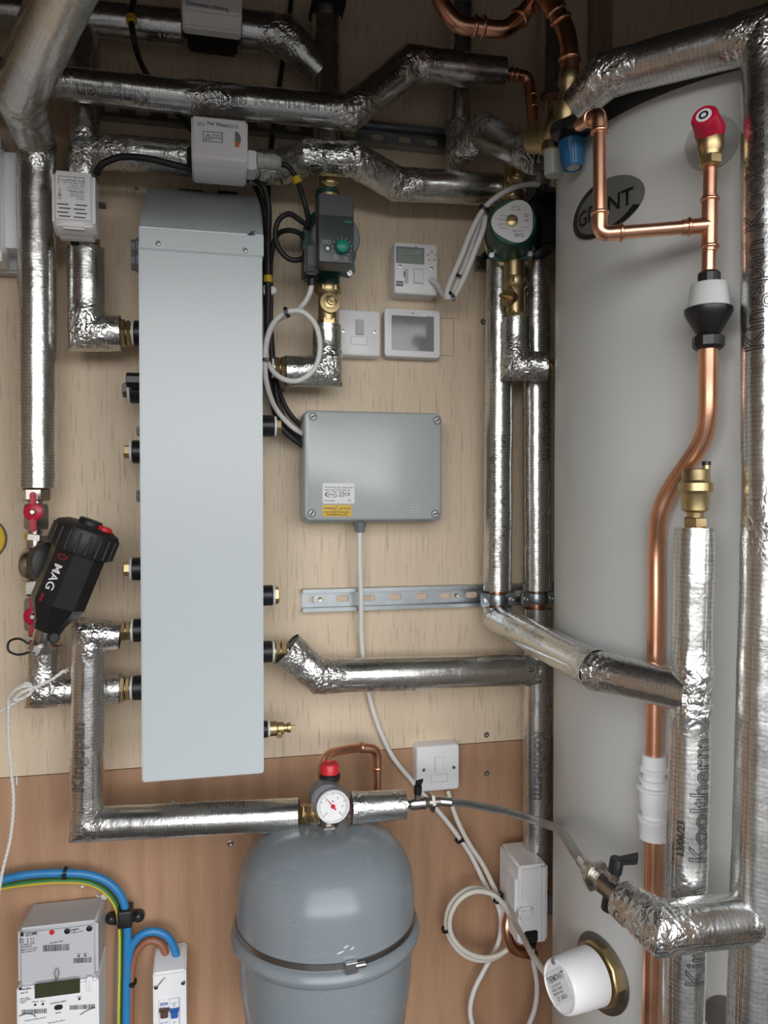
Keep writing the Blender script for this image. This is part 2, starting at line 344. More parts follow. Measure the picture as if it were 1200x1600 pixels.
def screw(parent, px, py, d, rpx, mat='steel', slot=None, name='screw'):
    p = P(px, py, d); r = rpx*mpp(p); m = MB(); m.lathe(p+V((0, .003, 0)), (0, -1, 0), [(0, 0), (r, 0), (r, .003), (r*.8, .0042), (0, .0046)], 20)
    o = m.build(name, mat, parent)
    k = MB(); w = math.radians(slot if slot is not None else 30); c, s_ = math.cos(w), math.sin(w)
    k.xf = Matrix.Translation(p) @ Matrix.Rotation(-w, 4, 'Y'); k.box((-r*.75, -.0021, -r*.16), (r*.75, -.0010, r*.16)); k.build('slot', 'hole', o); return o
# ---------------------------------------------------------------- the room
def struct(name, mb, mat, parent=None):
    o = mb.build(name, mat, parent)
    if parent is None: o['kind'] = 'structure'
    return o
XL, XR, ZT, YF = -.95, 1.22, 2.46, DOOR['y']
seam = P(0, 1216, 0).z
wb = bpy.data.objects.new('wall_back', None); COL.objects.link(wb); wb['kind'] = 'structure'; ORG['wall_back'] = V((0, 0, 0))
MB().box((XL, 0, seam+.0006), (XR, .018, ZT), .0008, 1).build('upper_board', 'board', wb)
MB().box((XL, .0005, 0), (XR, .018, seam-.0006), .0008, 1).build('lower_board', 'ply', wb)
MB().box((XL, .019, 0), (XR, .06, ZT)).build('backing', 'hole', wb)
struct('wall_left', MB().box((XL-.05, YF, 0), (XL, .06, ZT)), 'side')
struct('wall_right', MB().box((XR, YF, 0), (XR+.05, .06, ZT)), 'side')
struct('ceiling', MB().box((XL-.05, YF-.04, ZT), (XR+.05, .06, ZT+.05)), 'ceil')
struct('floor', MB().box((XL-.05, YF-.04, -.05), (XR+.05, .06, 0)), 'conc')
wf = MB()   # front wall with the doorway, one continuous frame
o_ = [(XL-.05, 0), (DOOR['x0'], 0), (DOOR['x0'], DOOR['z1']), (DOOR['x1'], DOOR['z1']), (DOOR['x1'], 0), (XR+.05, 0), (XR+.05, ZT+.05), (XL-.05, ZT+.05)]
wf.prism([V((a, YF-.04, b)) for a, b in o_], (0, .04, 0)); struct('wall_front', wf, 'dark')
struct('ground', MB().box((-6, YF-9, -.06), (6, YF-.04, -.01)), 'conc')
for pts_ in ([(150, 1398), (156, 1401), (161, 1396), (168, 1402), (165, 1406), (157, 1405), (153, 1403)], [(25, 1214), (27, 1213), (28, 1226), (26, 1227)], [(126, 1384), (131, 1383), (131, 1386), (127, 1387)]):
    MB().prism([P(a, b, 0) for a, b in pts_], (0, -.0008, 0)).build('plaster_splash', 'paper', wb)
bt = P(925, 20, .02).x
struct('trim_1', MB().box((bt, -.02, 1.3), (bt+.045, 0, ZT), .002), 'side')

# ---------------------------------------------------------------- foil faced insulated pipes
def foil_section(p0, p1, n0, n1, r0, r1, e1, e2, ax, wr0, wr1, seed, L0=0, cap0=False, cap1=False):
    seg = 40; L = (p1-p0).length; st = max(2, int(L/.006)); vs = []; wr = []; fs = []; uv = []; va = []
    for i in range(st+1):
        t = i/st
        for k in range(seg):
            w = 2*pi*k/seg; dr = e1*math.cos(w)+e2*math.sin(w)
            a = p0+dr*r0; a = a-ax*((a-p0).dot(n0)/ax.dot(n0)); b = p1+dr*r1; b = b-ax*((b-p1).dot(n1)/ax.dot(n1))
            q = a.lerp(b, t); s = (q-p0).dot(ax)
            f0 = max(0, 1-max(0, s)/(.052))*wr0; f1 = max(0, 1-max(0, L-s)/(.052))*wr1; f = min(1, 1.5*max(f0, f1)); f = max(f, .06)
            z = noise.noise(q*55+V((seed, 0, 0)))*.0016*f+noise.noise(q*130+V((0, seed, 0)))*.0011*f+noise.noise(q*16+V((seed, seed, 0)))*.0008
            z += .0005*(f > .5)
            vs.append(q+dr*z); wr.append(f); va.append((w*r0, L0+s))
    for i in range(st):
        for k in range(seg):
            k2 = (k+1) % seg; A = va[i*seg+k]; B = va[i*seg+k2]; C = va[(i+1)*seg+k2]; D = va[(i+1)*seg+k]; c = 2*pi*r0
            if k2 == 0: B = (c, B[1]); C = (c, C[1])
            fs.append((i*seg+k, i*seg+k2, (i+1)*seg+k2, (i+1)*seg+k)); uv.append((A, B, C, D))
    if cap0: fs.append(tuple(reversed(range(seg)))); uv.append(None)
    if cap1: fs.append(tuple(range(st*seg, (st+1)*seg))); uv.append(None)
    return vs, fs, uv, wr
def foil_pipe(label, pts, open0=False, open1=False, wr=None, letters=(), group=None, ends=(.0, .0), name='insulated_pipe', foam='pink', bare=()):
    # pts: (px, py, depth, width_px[, 'q'])
    p = [Q(*t[:3]) if len(t) > 4 else P(*t[:3]) for t in pts]; rr = [t[3]/2*mpp(q) for t, q in zip(pts, p)]
    T = thing(name, label, 'pipe', p[0], group); n = len(p); d = [(p[i+1]-p[i]).normalized() for i in range(n-1)]
    e1, e2 = frame(d[0]); secs = []; wr = wr or [1]*n; seed = len(label)+p[0].x*50; L0 = 0
    for i in range(n-1):
        if i > 0:
            q = d[i-1].rotation_difference(d[i]); e1 = q @ e1; e2 = q @ e2
        n0 = d[i] if i == 0 else (d[i-1]+d[i]).normalized(); n1 = d[i] if i == n-2 else (d[i]+d[i+1]).normalized()
        w0 = wr[i] if i > 0 else ends[0]; w1 = wr[i+1] if i < n-2 else ends[1]
        secs.append((p[i], d[i], (p[i+1]-p[i]).length, rr[i], rr[i+1]))
        if i in bare:      # a gap in the jacket: copper shows, foam edges at both sides
            m = MB(); m.cyl(p[i]-d[i]*.01, p[i+1]+d[i]*.01, .014, 24); m.build('bare_pipe', 'copper', T); L0 += (p[i+1]-p[i]).length
            for c, ax in ((p[i], d[i]), (p[i+1], -d[i])):
                m = MB(); m.lathe(c-ax*.004, ax, [(.006, 0), (.006, .0005), (rr[i]*.92, .001), (rr[i]*.945, 0), (rr[i]*.945, -.004)], 36); m.build('foam_end', foam, T)
            continue
        # one radius per section keeps the mitres tidy
        vs, fs, uv, w = foil_section(p[i], p[i+1], n0, n1, rr[i], rr[i+1], e1, e2, d[i], w0, w1, seed+i*3, L0, i == 0 and not open0, i == n-2 and not open1)
        m = MB(); m.add(vs, fs, uv, w); m.build('foil_section', 'foil', T, ang=60); L0 += (p[i+1]-p[i]).length
    for flag, c, ax, r in ((open0, p[0], -d[0], rr[0]), (open1, p[-1], d[-1], rr[-1])):
        if flag:
            m = MB(); m.lathe(c-ax*.004, ax, [(.006, 0), (.006, .0005), (r*.92, .001), (r*.945, 0), (r*.945, -.004)], 36); m.build('foam_end', foam, T)
    for (si, s, size, t0, ang, flip, *rest) in letters:
        emboss(T, secs[si], s, size, t0, ang, flip, rest[0] if rest else True)
    return T
def emboss(T, sec, s, size, t0, ang, flip, outline):
    p0, ax, L, r0, r1 = sec; a = -ax if flip else ax; c = p0+ax*L*.5; ref = (CAM-c); ref = (ref-ax*ref.dot(ax)).normalized(); up = ref.cross(a)
    vs, fs, w = glyphs(s, .011 if outline else 0); k = size/.72; o = []; st = p0+ax*L*t0
    for v in vs:
        x = v.x*k; al = st+a*x; rl = r0+(r1-r0)*min(1, max(0, (al-p0).dot(ax)/L)); th = math.radians(ang)+(v.y-.36)*k/rl
        o.append(al+(ref*math.cos(th)+up*math.sin(th))*(rl+.0012+abs(v.z)*k*.25))
    m = MB(); m.add(o, fs); m.build('lettering', 'ink', T, ang=180)
def nut(parent, a, b, r, mat='brass', name='union_nut', ref=None):
    m = MB(); a, b = V(a), V(b); L = (b-a).length
    m.lathe(a, b-a, [(0, 0), (r*.9, 0), (r, L*.12), (r, L*.88), (r*.9, L), (0, L)], 6, ref); return m.build(name, mat, parent, ang=30)
def pipe_union(label, a, b, r, group=None, mat='brass', ringmat=None):  # brass compression union between pipe and port, points a->b
    a, b = V(a), V(b); T = thing('pipe_union', label, 'pipe fitting', a, group); L = b-a
    m = MB(); m.cyl(a, b, r*.66, 24); m.build('body', mat, T)
    nut(T, a+L*.10, a+L*.50, r, mat); nut(T, a+L*.56, a+L*.88, r*.94, mat)
    return T

KK = 'Kingspan Kooltherm'
# left riser with the raking run above
foil_pipe('foil-wrapped riser at the far left, raked at the top, above a red lever valve',
  [(235, -330, .80, 130), (30, 150, .195, 74), (57, 226, .080, 57), (59, 762, .078, 56)], open1=True, letters=[])
# upper run across the wall
foil_pipe('long foil-wrapped run across the upper wall with a dog-leg up',
  [(-230, 78, .13, 49), (78, 128, .13, 50), (330, 156, .13, 51), (548, 176, .13, 52), (641, 100, .13, 54), (786, 114, .13, 46)],
  open1=True, wr=[0, .25, .6, .8, .8, 0], letters=[(1, 'Kingspan', .022, .62, 22, True), (1, 'Kings', .022, .95, 20, False), (2, 'pan Kooltherm', .022, .06, 22, False), (3, 'Koolthe', .02, .2, 10, False)])
foil_pipe('foil-wrapped run along the top left edge, left of the downstairs heating valve',
  [(-250, -12, .075, 52), (283, 43, .075, 53)], open1=True, letters=[(0, '15 02', .009, .96, 30, True, False), (0, 'K', .02, .89, -45, False)])
foil_pipe('short foil-wrapped pipe right of the downstairs heating valve, bending down into a vertical pipe',
  [(378, 47, .075, 60), (446, 56, .075, 58), (507, 118, .068, 42)], open0=True)
foil_pipe('vertical foil-wrapped pipe above the grey pump, capped in black at the top',
  [(510, 6, .068, 47), (510, 258, .068, 46)], ends=(.4, 0))
foil_pipe('vertical foil-wrapped pipe behind the upper run, feeding the white valve head',
  [(131, 50, .068, 50), (131, 240, .068, 48), (130, 300, .068, 48)], wr=[.6, .9, .6])
foil_pipe('foil-wrapped branch running left of the hot water valve',
  [(118, 236, .068, 52), (180, 238, .068, 52), (298, 248, .068, 52)], open1=True, wr=[1, .9, .5], ends=(1, .5))
foil_pipe('foil-wrapped run humped over the grey pump, right of the hot water valve',
  [(388, 262, .075, 50), (440, 262, .078, 50), (482, 246, .125, 52), (552, 248, .125, 52), (620, 288, .075, 50), (812, 298, .072, 48)],
  letters=[(2, 'pan', .020, .25, 38, False)], wr=[1, 1, 1, 1, 1, 1], ends=(.8, .2))
foil_pipe('narrow vertical foil-wrapped pipe behind the copper bends, ending at the upper rail',
  [(728, -260, .06, 36), (718, 192, .06, 35)], open1=True)
foil_pipe('zigzag of crumpled foil-wrapped pipe between the upper rail and the blue capped valve',
  [(718, 194, .065, 38), (718, 236, .07, 44), (757, 206, .12, 54), (840, 246, 1.21, 52, 'q')], ends=(.8, 1))
foil_pipe('vertical foil-wrapped pipe in the dark above the brass mixing valve',
  [(870, -260, .06, 36), (862, 150, .06, 36)], open1=True)
# right hand pair of risers
foil_pipe('left of two foil risers beside the cylinder, turning out to the front riser',
  [(781, 407, .060, 43), (777, 922, .065, 44), (777, 947, .065, 44), (777, 968, .065, 44), (932, 1047, .945, 60, 'q'), (1080, 1082, .862, 66, 'q')],
  bare=(1,), wr=[0, 0, 0, .8, .7, .4], letters=[(0, KK, .021, .53, 6, False), (3, KK, .019, .24, 12, False)])
foil_pipe('right one of the two risers beside the cylinder, dropping to the side valve head',
  [(838, 258, .062, 43), (839, 922, .062, 44), (839, 950, .062, 44), (840, 1360, .062, 45)], open1=True, bare=(1,), wr=[0, 0, 0, 0], letters=[(0, 'ooltherm', .021, .555, 50, False), (2, 'Kooltherm', .021, .45, 10, False)])
foil_pipe('foil-wrapped branch from the white cabinet port to the right-hand risers',
  [(447, 1014, .08, 56), (499, 1057, .08, 54), (838, 1046, .065, 50)], open0=True, foam='dgrey', ends=(1, .6), letters=[(1, 'K oolthe', .018, .2, -60, False), (1, '21', .008, .93, 0, False, False)])
foil_pipe('L-shaped foil-wrapped pipe under the white valve head, left of the cabinet top',
  [(135, 388, .075, 56), (136, 520, .075, 56), (189, 521, .075, 55)], open1=True, ends=(.1, .2))
foil_pipe('L-shaped foil-wrapped pipe under the grey pump',
  [(511, 509, .078, 46), (511, 580, .078, 47), (446, 580, .078, 49)], open1=True, ends=(.1, .3))
foil_pipe('L-shaped foil-wrapped pipe under the green pump, turning to the cylinder',
  [(806, 498, .11, 43), (806, 572, .11, 44), (856, 572, .13, 46)], open1=True, foam='foil', ends=(.1, .3))
foil_pipe('foil-wrapped pipe dropping from the cabinet and running right to the pressure gauge',
  [(188, 993, .12, 42), (138, 990, .12, 50), (136, 1288, .12, 52), (467, 1273, .175, 51)], open0=True, open1=True, wr=[0, .9, .4, 0],
  letters=[(1, 'Kingspan', .022, .80, 35, True), (2, 'Kooltherm', .017, .75, -52, True)])
foil_pipe('foil-wrapped elbow below the black filter, behind the white cord knot',
  [(69, 1008, .07, 52), (66, 1080, .07, 52), (188, 1076, .07, 48)], open0=True, open1=True, ends=(.4, .2))
foil_pipe('short taped foil stub between the pressure gauge and the braided hose valve',
  [(548, 1262, .20, 50), (632, 1257, .20, 44)], open0=True, open1=True, ends=(.3, .2))
foil_pipe('front riser with the brass air vent on top, in front of the cylinder',
  [(1086, 825, .865, 60, 'q'), (1080, 1080, .865, 62, 'q'), (1072, 1400, .86, 64, 'q'), (1052, 2350, .86, 64, 'q')], open0=True, foam='lgrey',
  wr=[0, .9, .3, 0], letters=[(1, 'Kooltherm', .022, .80, -30, True), (1, '13/06/23', .008, .78, 18, True, False), (2, 'Kingspan', .022, .13, -28, True)])
foil_pipe('foil-wrapped riser at the right edge with the sloping run above the cylinder top',
  [(896, 170, .98, 56, 'q'), (948, 118, .95, 66, 'q'), (1201, 50, .845, 80, 'q'), (1201, 820, .83, 80, 'q'), (1158, 2350, .83, 84, 'q')], open0=True, foam='dgrey',
  wr=[0, .7, .8, .35, 0], letters=[(2, KK, .024, .66, 34, True)])
foil_pipe('fat crumpled foil elbow joining the black lever valve to the right-edge riser',
  [(973, 1406, .845, 60, 'q'), (1030, 1450, .80, 78, 'q'), (1204, 1431, .835, 78, 'q')], open0=True, foam='lgrey', ends=(.5, .6), wr=[1, .6, 1])
cap = thing('air_valve', 'black plastic vent at the top edge on a vertical foil pipe', 'valve', P(514, 2, .07))
m = MB(); m.cyl(P(515, 10, .07), P(515, -8, .07), .018, 24, .002); m.build('plug', 'black', cap)
m = MB(); m.pbox(489, -8, 541, 4, .05, .11, .002); m.build('lug', 'black', cap)
# ---------------------------------------------------------------- white cabinet
D0, D1 = .012, .215
cab = thing('heating_cabinet', 'tall white metal cabinet with a sloped cap, fixed left of centre', 'cabinet', P(315, 1220, 0))
m = MB(); m.pbox(219, 386, 411, 1216, D0, D1, .002); m.build('body', 'cool', cab)
xa, xb = P(217, 390, D1+.003).x, P(412, 390, D1+.003).x
zb, zr, zt = P(315, 396, D1).z, P(315, 362, D1).z, P(318, 301, .05).z
m = MB(); m.prism([V((xa, -D0, zb)), V((xa, -D1-.003, zb)), V((xa, -D1-.003, zr)), V((xa, -.055, zt)), V((xa, -D0, zt))], (xb-xa, 0, 0), .0015); m.build('cap', 'cool', cab)
for px, py in ((247, 380), (383, 391)): screw(cab, px, py, D1+.003, 4.2, 'dsteel')
m = MB()
def blot(mb, pts, d):
    ps = [P(a, b, d) for a, b in pts]; mb.prism(ps, (0, -.0003, 0))
m = MB(); blot(m, [(386, 367), (393, 361), (400, 361), (395, 364), (399, 367)], D1+.0035); m.build('emblem', 'ink', cab)
glands = []
for py in (388, 410):
    a = P(216, py, .12); m = MB(); m.lathe(a+V((.012, 0, 0)), (-1, 0, 0), [(0, 0), (.016, 0), (.016, .014), (.013, .016), (.013, .022), (0, .022)], 8)
    m.build('cable_gland', 'mgrey', cab)
for a_ in ((278, 295, 318, 301), (340, 298, 372, 306)):
    m = MB(); m.pbox(*a_, .013, .04, .002); m.build('top_grommet', 'black', cab)
# side ports: black boss, white sealing ring, hex plug or union
def port(px, py, d, side, rpx, plug, bl=14, plug_r=.6, plug_l=9):
    e = P(218 if side < 0 else 411, py, D1).x; c = V((e, -d, P(px, py, d).z)); s = mpp(c); r = rpx*s; ax = V((side, 0, 0)); o = c-ax*.02
    lx = abs(P(px, py, d).x-e)     # outer end of the boss
    m = MB(); m.cyl(o, c+ax*lx, r, 28, .001); B = m.build('port_boss', 'black', cab)
    m = MB(); m.cyl(c+ax*lx, c+ax*(lx+.004), r*.93, 28, .001); m.build('seal_ring', 'white', cab)
    if plug:
        q = c+ax*(lx+.003); pr = r*plug_r; m = MB(); m.lathe(q, ax, [(0, 0), (pr, 0), (pr, plug_l*s*.85), (pr*.85, plug_l*s), (0, plug_l*s)], 6, (0, -.3, 1)); m.build('hex_plug', plug, cab, ang=30)
    return c+ax*(lx+.003)
port(204, 610, .10, -1, 20, 'dsteel'); port(207, 706, .10, -1, 18, 'brass', plug_l=10); port(207, 889, .10, -1, 18, 'brass', plug_l=11)
pA = port(209, 985, .115, -1, 18, None); port(209, 981, .06, -1, 13, None); pB = port(208, 1075, .08, -1, 19, None); pC = port(210, 521, .08, -1, 20, None)
port(428, 666, .10, 1, 17, 'brass'); port(426, 930, .10, 1, 16, 'brass', plug_r=.85, plug_l=7); pD = port(425, 1018, .08, 1, 17, None); pE = port(418, 1139, .10, 1, 13, None)
pF = port(424, 575, .08, 1, 17, None)
for py, d, l in ((594, .15, 12), ): 
    a = P(204, py, d); m = MB(); m.cyl(a+V((.03, 0, 0)), a-V((.006, 0, 0)), .012, 8, .001); m.build('bleed_knob', 'black', cab)
for py, h in ((674, 13), (775, 18)):
    a = P(219, py, .16); m = MB(); m.box((a.x-.005, a.y-.01, a.z-h*.0005), (a.x+.02, a.y+.01, a.z+h*.0005), .001); m.build('clip', 'black', cab)
def to(p, px, py, d): q = P(px, py, d); return V((q.x, p.y, p.z))
pipe_union('brass union on the cabinet side at the lower left foil drop', to(pA, 186, 990, .115), pA, .0165)
pipe_union('brass union on the cabinet side at the lowest left port', to(pB, 186, 1075, .08), pB, .022)
pipe_union('brass union between the cabinet and the L-shaped foil pipe below the white valve head', to(pC, 187, 521, .08), pC, .023)
pipe_union('brass union on the right cabinet side at the long foil branch', to(pD, 450, 1018, .08), pD, .021)
pipe_union('brass union on the right cabinet side below the grey pump', to(pF, 449, 576, .08), pF, .021)
dv = thing('drain_valve', 'small brass drain valve on the lower right side of the cabinet', 'valve', pE)
m = MB(); m.lathe(pE, (1, 0, 0), [(0, 0), (.0125, 0), (.0125, .012), (.0105, .014), (.0105, .024), (.007, .025), (.007, .030), (.0085, .031), (.0085, .036), (0, .036)], 20); m.build('body', 'brass', dv)
m = MB(); a = pE+V((.016, 0, -.002)); m.cyl(a, a+V((0, -.017, -.006)), .0055, 16, .001); m.build('spout', 'brass', dv)
m = MB(); a = pE+V((.036, 0, 0)); m.box(a-V((0, .0035, .0035)), a+V((.009, .0035, .0035)), .0008); m.build('square_spindle', 'brass', dv)

# ---------------------------------------------------------------- hot water cylinder
cy = thing('hot_water_cylinder', 'tall white hot water cylinder with a dark lid, right side', 'cylinder', (CC.x, CC.y, 0))
m = MB(); m.lathe((CC.x, CC.y, 0), (0, 0, 1), [(0, .02), (CR-.004, .02), (CR, .026), (CR, CTOP-.002), (CR-.002, CTOP), (0, CTOP)], 128); m.build('casing', 'cyl', cy)
m = MB(); m.lathe((CC.x, CC.y, 0), (0, 0, 1), [(CR-.05, CTOP-.01), (CR+.0015, CTOP-.004), (CR+.0015, CTOP+.022), (CR-.012, CTOP+.032), (CR*.5, CTOP+.045), (0, CTOP+.05)], 128); m.build('lid', 'lid', cy)
m = MB(); m.lathe((CC.x, CC.y, 0), (0, 0, 1), [(0, 0), (CR-.02, 0), (CR-.02, .03), (0, .03)], 96); m.build('base', 'lid', cy)
def wrap(mb, a0, z0, pts, fs, t):           # flat (u, v) points wrapped on the cylinder skin; t = stand-off
    o = []
    for p in pts:
        a = a0+p[0]/CR; r = CR+t+(p[2] if len(p) > 2 else 0); o.append(V((CC.x+r*math.cos(a), CC.y+r*math.sin(a), z0+p[1])))
    mb.add(o, fs)
def ellipse_patch(mb, a0, z0, ru, rv, t, du=0, dv=0, inner=0, n=64, a_from=0, a_to=2*pi):
    pts, fs = [], []
    rings = [inner+(1-inner)*k/6 for k in range(7)]
    for q in rings:
        for k in range(n+1):
            w = a_from+(a_to-a_from)*k/n; pts.append((du+ru*q*math.cos(w), dv+rv*q*math.sin(w)))
    for j in range(6):
        for k in range(n): fs.append((j*(n+1)+k, j*(n+1)+k+1, (j+1)*(n+1)+k+1, (j+1)*(n+1)+k))
    b = len(pts)
    for k in range(n+1):
        w = a_from+(a_to-a_from)*k/n; pts.append((du+ru*math.cos(w), dv+rv*math.sin(w), -t))
    for k in range(n): fs.append((6*(n+1)+k, 6*(n+1)+k+1, b+k+1, b+k))
    wrap(mb, a0, z0, pts, fs, t)
# oval badge
aL = cyl_hit(898, 330)[0]; aR = cyl_hit(1008, 300)[0]; a0, z0 = cyl_hit(953, 320); ru = (aR-aL)*CR/2; a0 = (aL+aR)/2
m = MB(); ellipse_patch(m, a0, z0, ru, .036, .0015); bd = m.build('badge', 'badge', cy)
m = MB(); ellipse_patch(m, a0, z0, ru, .036, .0024, inner=.84, a_from=.55*pi, a_to=1.86*pi); m.build('badge_swoosh', 'badged', bd)
m = MB(); vs, fs, w = glyphs('GRANT'); k = .030; wrap(m, a0, z0, [((v.x-w/2)*k*1.05*(1.55*ru/(w*k*1.05)), (v.y-.36)*k) for v in vs], fs, .0026); m.build('badge_lettering', 'badged', bd, ang=180)
# immersion heater in the side
ai, zi = cyl_hit(938, 1520); nr = V((math.cos(ai), math.sin(ai), 0)); pi_ = V((CC.x, CC.y, zi))+nr*CR
ih = thing('immersion_heater', 'white round immersion heater cap with brass flange low on the cylinder', 'immersion heater', pi_)
m = MB(); ellipse_patch(m, ai, zi, 0.051, 0.051, .002); m.build('gasket_plate', 'dsteel', ih)
m = MB(); m.lathe(pi_-nr*.006, nr, [(0, 0), (.0425, 0), (.0425, .014), (.041, .016), (0, .016)], 10); m.build('hex_flange', 'brass', ih, ang=30)
m = MB(); m.lathe(pi_+nr*.014, nr, [(0, 0), (.0375, 0), (.0345, .053), (.033, .056), (.031, .0565), (.0305, .055), (0, .055)], 48); m.build('cover', 'white', ih)
fc = pi_+nr*.0692; tx = V((-nr.y, nr.x, 0)); 
if tx.dot(_r) < 0: tx = -tx
up = V((0, 0, 1))
def ih_pt(u, v, h=0): return fc+tx*u+up*v+nr*h
ca, sa = math.cos(math.radians(42)), math.sin(math.radians(42))
def ih_lab(u, v): return (u*ca-v*sa, u*sa+v*ca)
m = MB(); c4 = [ih_pt(*ih_lab(u, v), .0002) for u, v in ((-.024, -.019), (.024, -.019), (.024, .019), (-.024, .019))]; m.prism(c4, nr*.0005); lb = m.build('rating_label', 'paper', ih)
m = MB()
for s, v, h, u in (('THERMOWATT', .0115, .0078, 0), ('1 1/2  3kW  230V~ IP24', .0035, .003, -.006), ('INCOLOY  Tmax 80', -.001, .003, -.006), ('MADE IN ITALY', -.0055, .003, -.006), ('CE  UKCA', -.0115, .0048, -.002)):
    vs, fs, w = glyphs(s); k = min(h/.72, (.044 if u == 0 else .026)/max(w, .1)); m.add([ih_pt(*ih_lab(u+(p.x-w/2)*k, v+(p.y-.36)*h/.72), .0009) for p in vs], fs)
m.build('label_lettering', 'ink', lb, ang=180)
m = MB(); q = ih_pt(-.012, .028); m.lathe(q, nr, [(0, 0), (.0042, 0), (.004, .002), (0, .0024)], 16); m.build('screw', 'steel', ih)
# plate of a second port low at the right
a2, z2 = cyl_hit(1136, 1590); m = MB(); ellipse_patch(m, a2, z2, .026, .026, .002); m.build('lower_port_plate', 'dsteel', cy)
# relief valve with red cap
at_, zt_ = cyl_hit(1112, 224); nt_ = V((math.cos(at_), math.sin(at_), 0)); pt_ = V((CC.x, CC.y, zt_))+nt_*CR
rv = thing('relief_valve', 'brass relief valve with a crimson cap, high on the cylinder', 'valve', pt_)
m = MB(); ellipse_patch(m, at_, zt_, .030, .032, .002); m.build('grommet', 'gasket', rv)
vb = Q(1110, 226, .865)
m = MB(); m.cyl(pt_-nt_*.004, vb, .013, 24, .001); m.build('inlet_stem', 'brass', rv)
m = MB(); m.lathe(vb+V((0, 0, .016)), (0, 0, -1), [(0, 0), (.012, 0), (.0145, .003), (.0145, .022), (.0125, .026), (.0125, .030), (0, .030)], 12); m.build('body', 'brass', rv)
nut(rv, vb-V((0, 0, .012)), vb-V((0, 0, .024)), .0125)
cd = (nt_*.75+V((-.18, -.1, .32))).normalized(); cb = Q(1110, 206, .865)
m = MB(); m.lathe(cb-cd*.004, cd, [(0, 0), (.0135, 0), (.0165, .004), (.0165, .009), (.0152, .011), (.0145, .028), (.0125, .031), (0, .031)], 32); rc = m.build('red_cap', 'crimson', rv)
m = MB(); m.lathe(cb+cd*.0268, cd, [(0, 0), (.0085, 0), (.0082, .0008), (0, .0008)], 28); cl = m.build('cap_label', 'paper', rc)
m = MB(); m.lathe(cb+cd*.0275, cd, [(.003, 0), (.003, .0004), (.0052, .0004), (.0052, 0)], 20); m.build('cap_emblem', 'ink', cl)

# ---------------------------------------------------------------- copper pipework
def copper(label, pts, r, bend, rings=(), group=None, sleeves=(), name='copper_pipe', mat='copper'):
    w = [V(t) for t in pts]; T = thing(name, label, 'pipe', w[0], group); path = fillet(w, bend) if bend else w
    m = MB(); m.tube(path, r, 20); m.build('tube', mat, T)
    for a, b in sleeves:
        m = MB(); m.cyl(a, b, r*1.13, 24, .0006); m.build('fitting', mat, T)
    for p, ax in rings:
        m = MB(); ring_at(m, p, ax, r*1.06, .006, .0022); m.build('press_ring', mat, T)
    return T
zc = .87
A, B, C_, E_ = Q(905, 195, .93), Q(937, 178, .885), Q(937, 366, .885), Q(1108, 352, zc)
r15 = .0076
def elbow_fit(T, p, d0, d1, r, L=.02, mat='copper', rad=.018):
    path = fillet([p-d0*L, p, p+d1*L], rad); m = MB(); m.tube(path, r*1.14, 20); m.build('elbow', mat, T)
    for q, a in ((p-d0*L, d0), (p+d1*L, d1)):
        m = MB(); ring_at(m, q, a, r*1.12, .005, .002); m.build('press_ring', mat, T)
T = copper('thin copper discharge pipe looping over the cylinder badge to a tee', [A, B, C_, E_], r15, .016)
elbow_fit(T, B, (B-A).normalized(), V((0, 0, -1)), r15); elbow_fit(T, C_, V((0, 0, -1)), (E_-C_).normalized(), r15, .024)
dd = (E_-C_).normalized(); m = MB(); m.cyl(E_-dd*.030, E_, r15*1.14, 24); m.build('tee_branch', 'copper', T); m = MB(); ring_at(m, E_-dd*.022, dd, r15*1.13, .005, .002); m.build('press_ring', 'copper', T)
a, b = Q(1110, 246, zc), Q(1107, 428, zc)
T = copper('vertical copper pipe from the crimson capped valve down to the tundish', [a, b], r15, 0)
for y0, y1 in ((306, 394),):
    m = MB(); m.cyl(Q(1109, y0, zc), Q(1108, y1, zc), r15*1.14, 24, .0006); m.build('tee', 'copper', T)
for y in (312, 386): m = MB(); ring_at(m, Q(1109, y, zc), (0, 0, 1), r15*1.13, .005, .002); m.build('press_ring', 'copper', T)
td = thing('tundish', 'black and clear plastic tundish between the copper discharge pipes', 'tundish', Q(1107, 545, zc)); up = V((0, 0, 1))
t0 = Q(1107, 545, zc); s_ = mpp(t0)
m = MB(); m.lathe(Q(1108, 424, zc), (0, 0, -1), [(0, 0), (13*s_, 0), (17*s_, 4*s_), (17*s_, 18*s_), (10*s_, 22*s_), (0, 22*s_)], 12); m.build('inlet_nut', 'black', td, ang=25)
m = MB(); m.lathe(Q(1108, 443, zc), (0, 0, -1), [(10*s_, 0), (27*s_, 1*s_), (33*s_, 43*s_), (30*s_, 43*s_), (24*s_, 4*s_), (10*s_, 3*s_)], 40); m.build('clear_cup', 'clear', td)
for k in range(6):
    w = 2*pi*k/6+.3; q = Q(1108, 443, zc); m = MB(); m.cyl(q+V((25*s_*math.cos(w), 25*s_*math.sin(w), -2*s_)), q+V((31*s_*math.cos(w), 31*s_*math.sin(w), -43*s_)), .0012, 8); m.build('rib', 'frost', td)
m = MB(); m.lathe(Q(1107, 481, zc), (0, 0, -1), [(33*s_, 0), (36*s_, 2*s_), (36*s_, 8*s_), (33*s_, 15*s_), (17*s_, 42*s_), (15*s_, 44*s_), (0, 44*s_)], 36); m.build('funnel', 'black', td)
m = MB(); m.lathe(Q(1107, 524, zc), (0, 0, -1), [(0, 0), (19*s_, 0), (24*s_, 3*s_), (24*s_, 17*s_), (20*s_, 22*s_), (0, 22*s_)], 10); m.build('outlet_nut', 'black', td, ang=25)
zl = .947
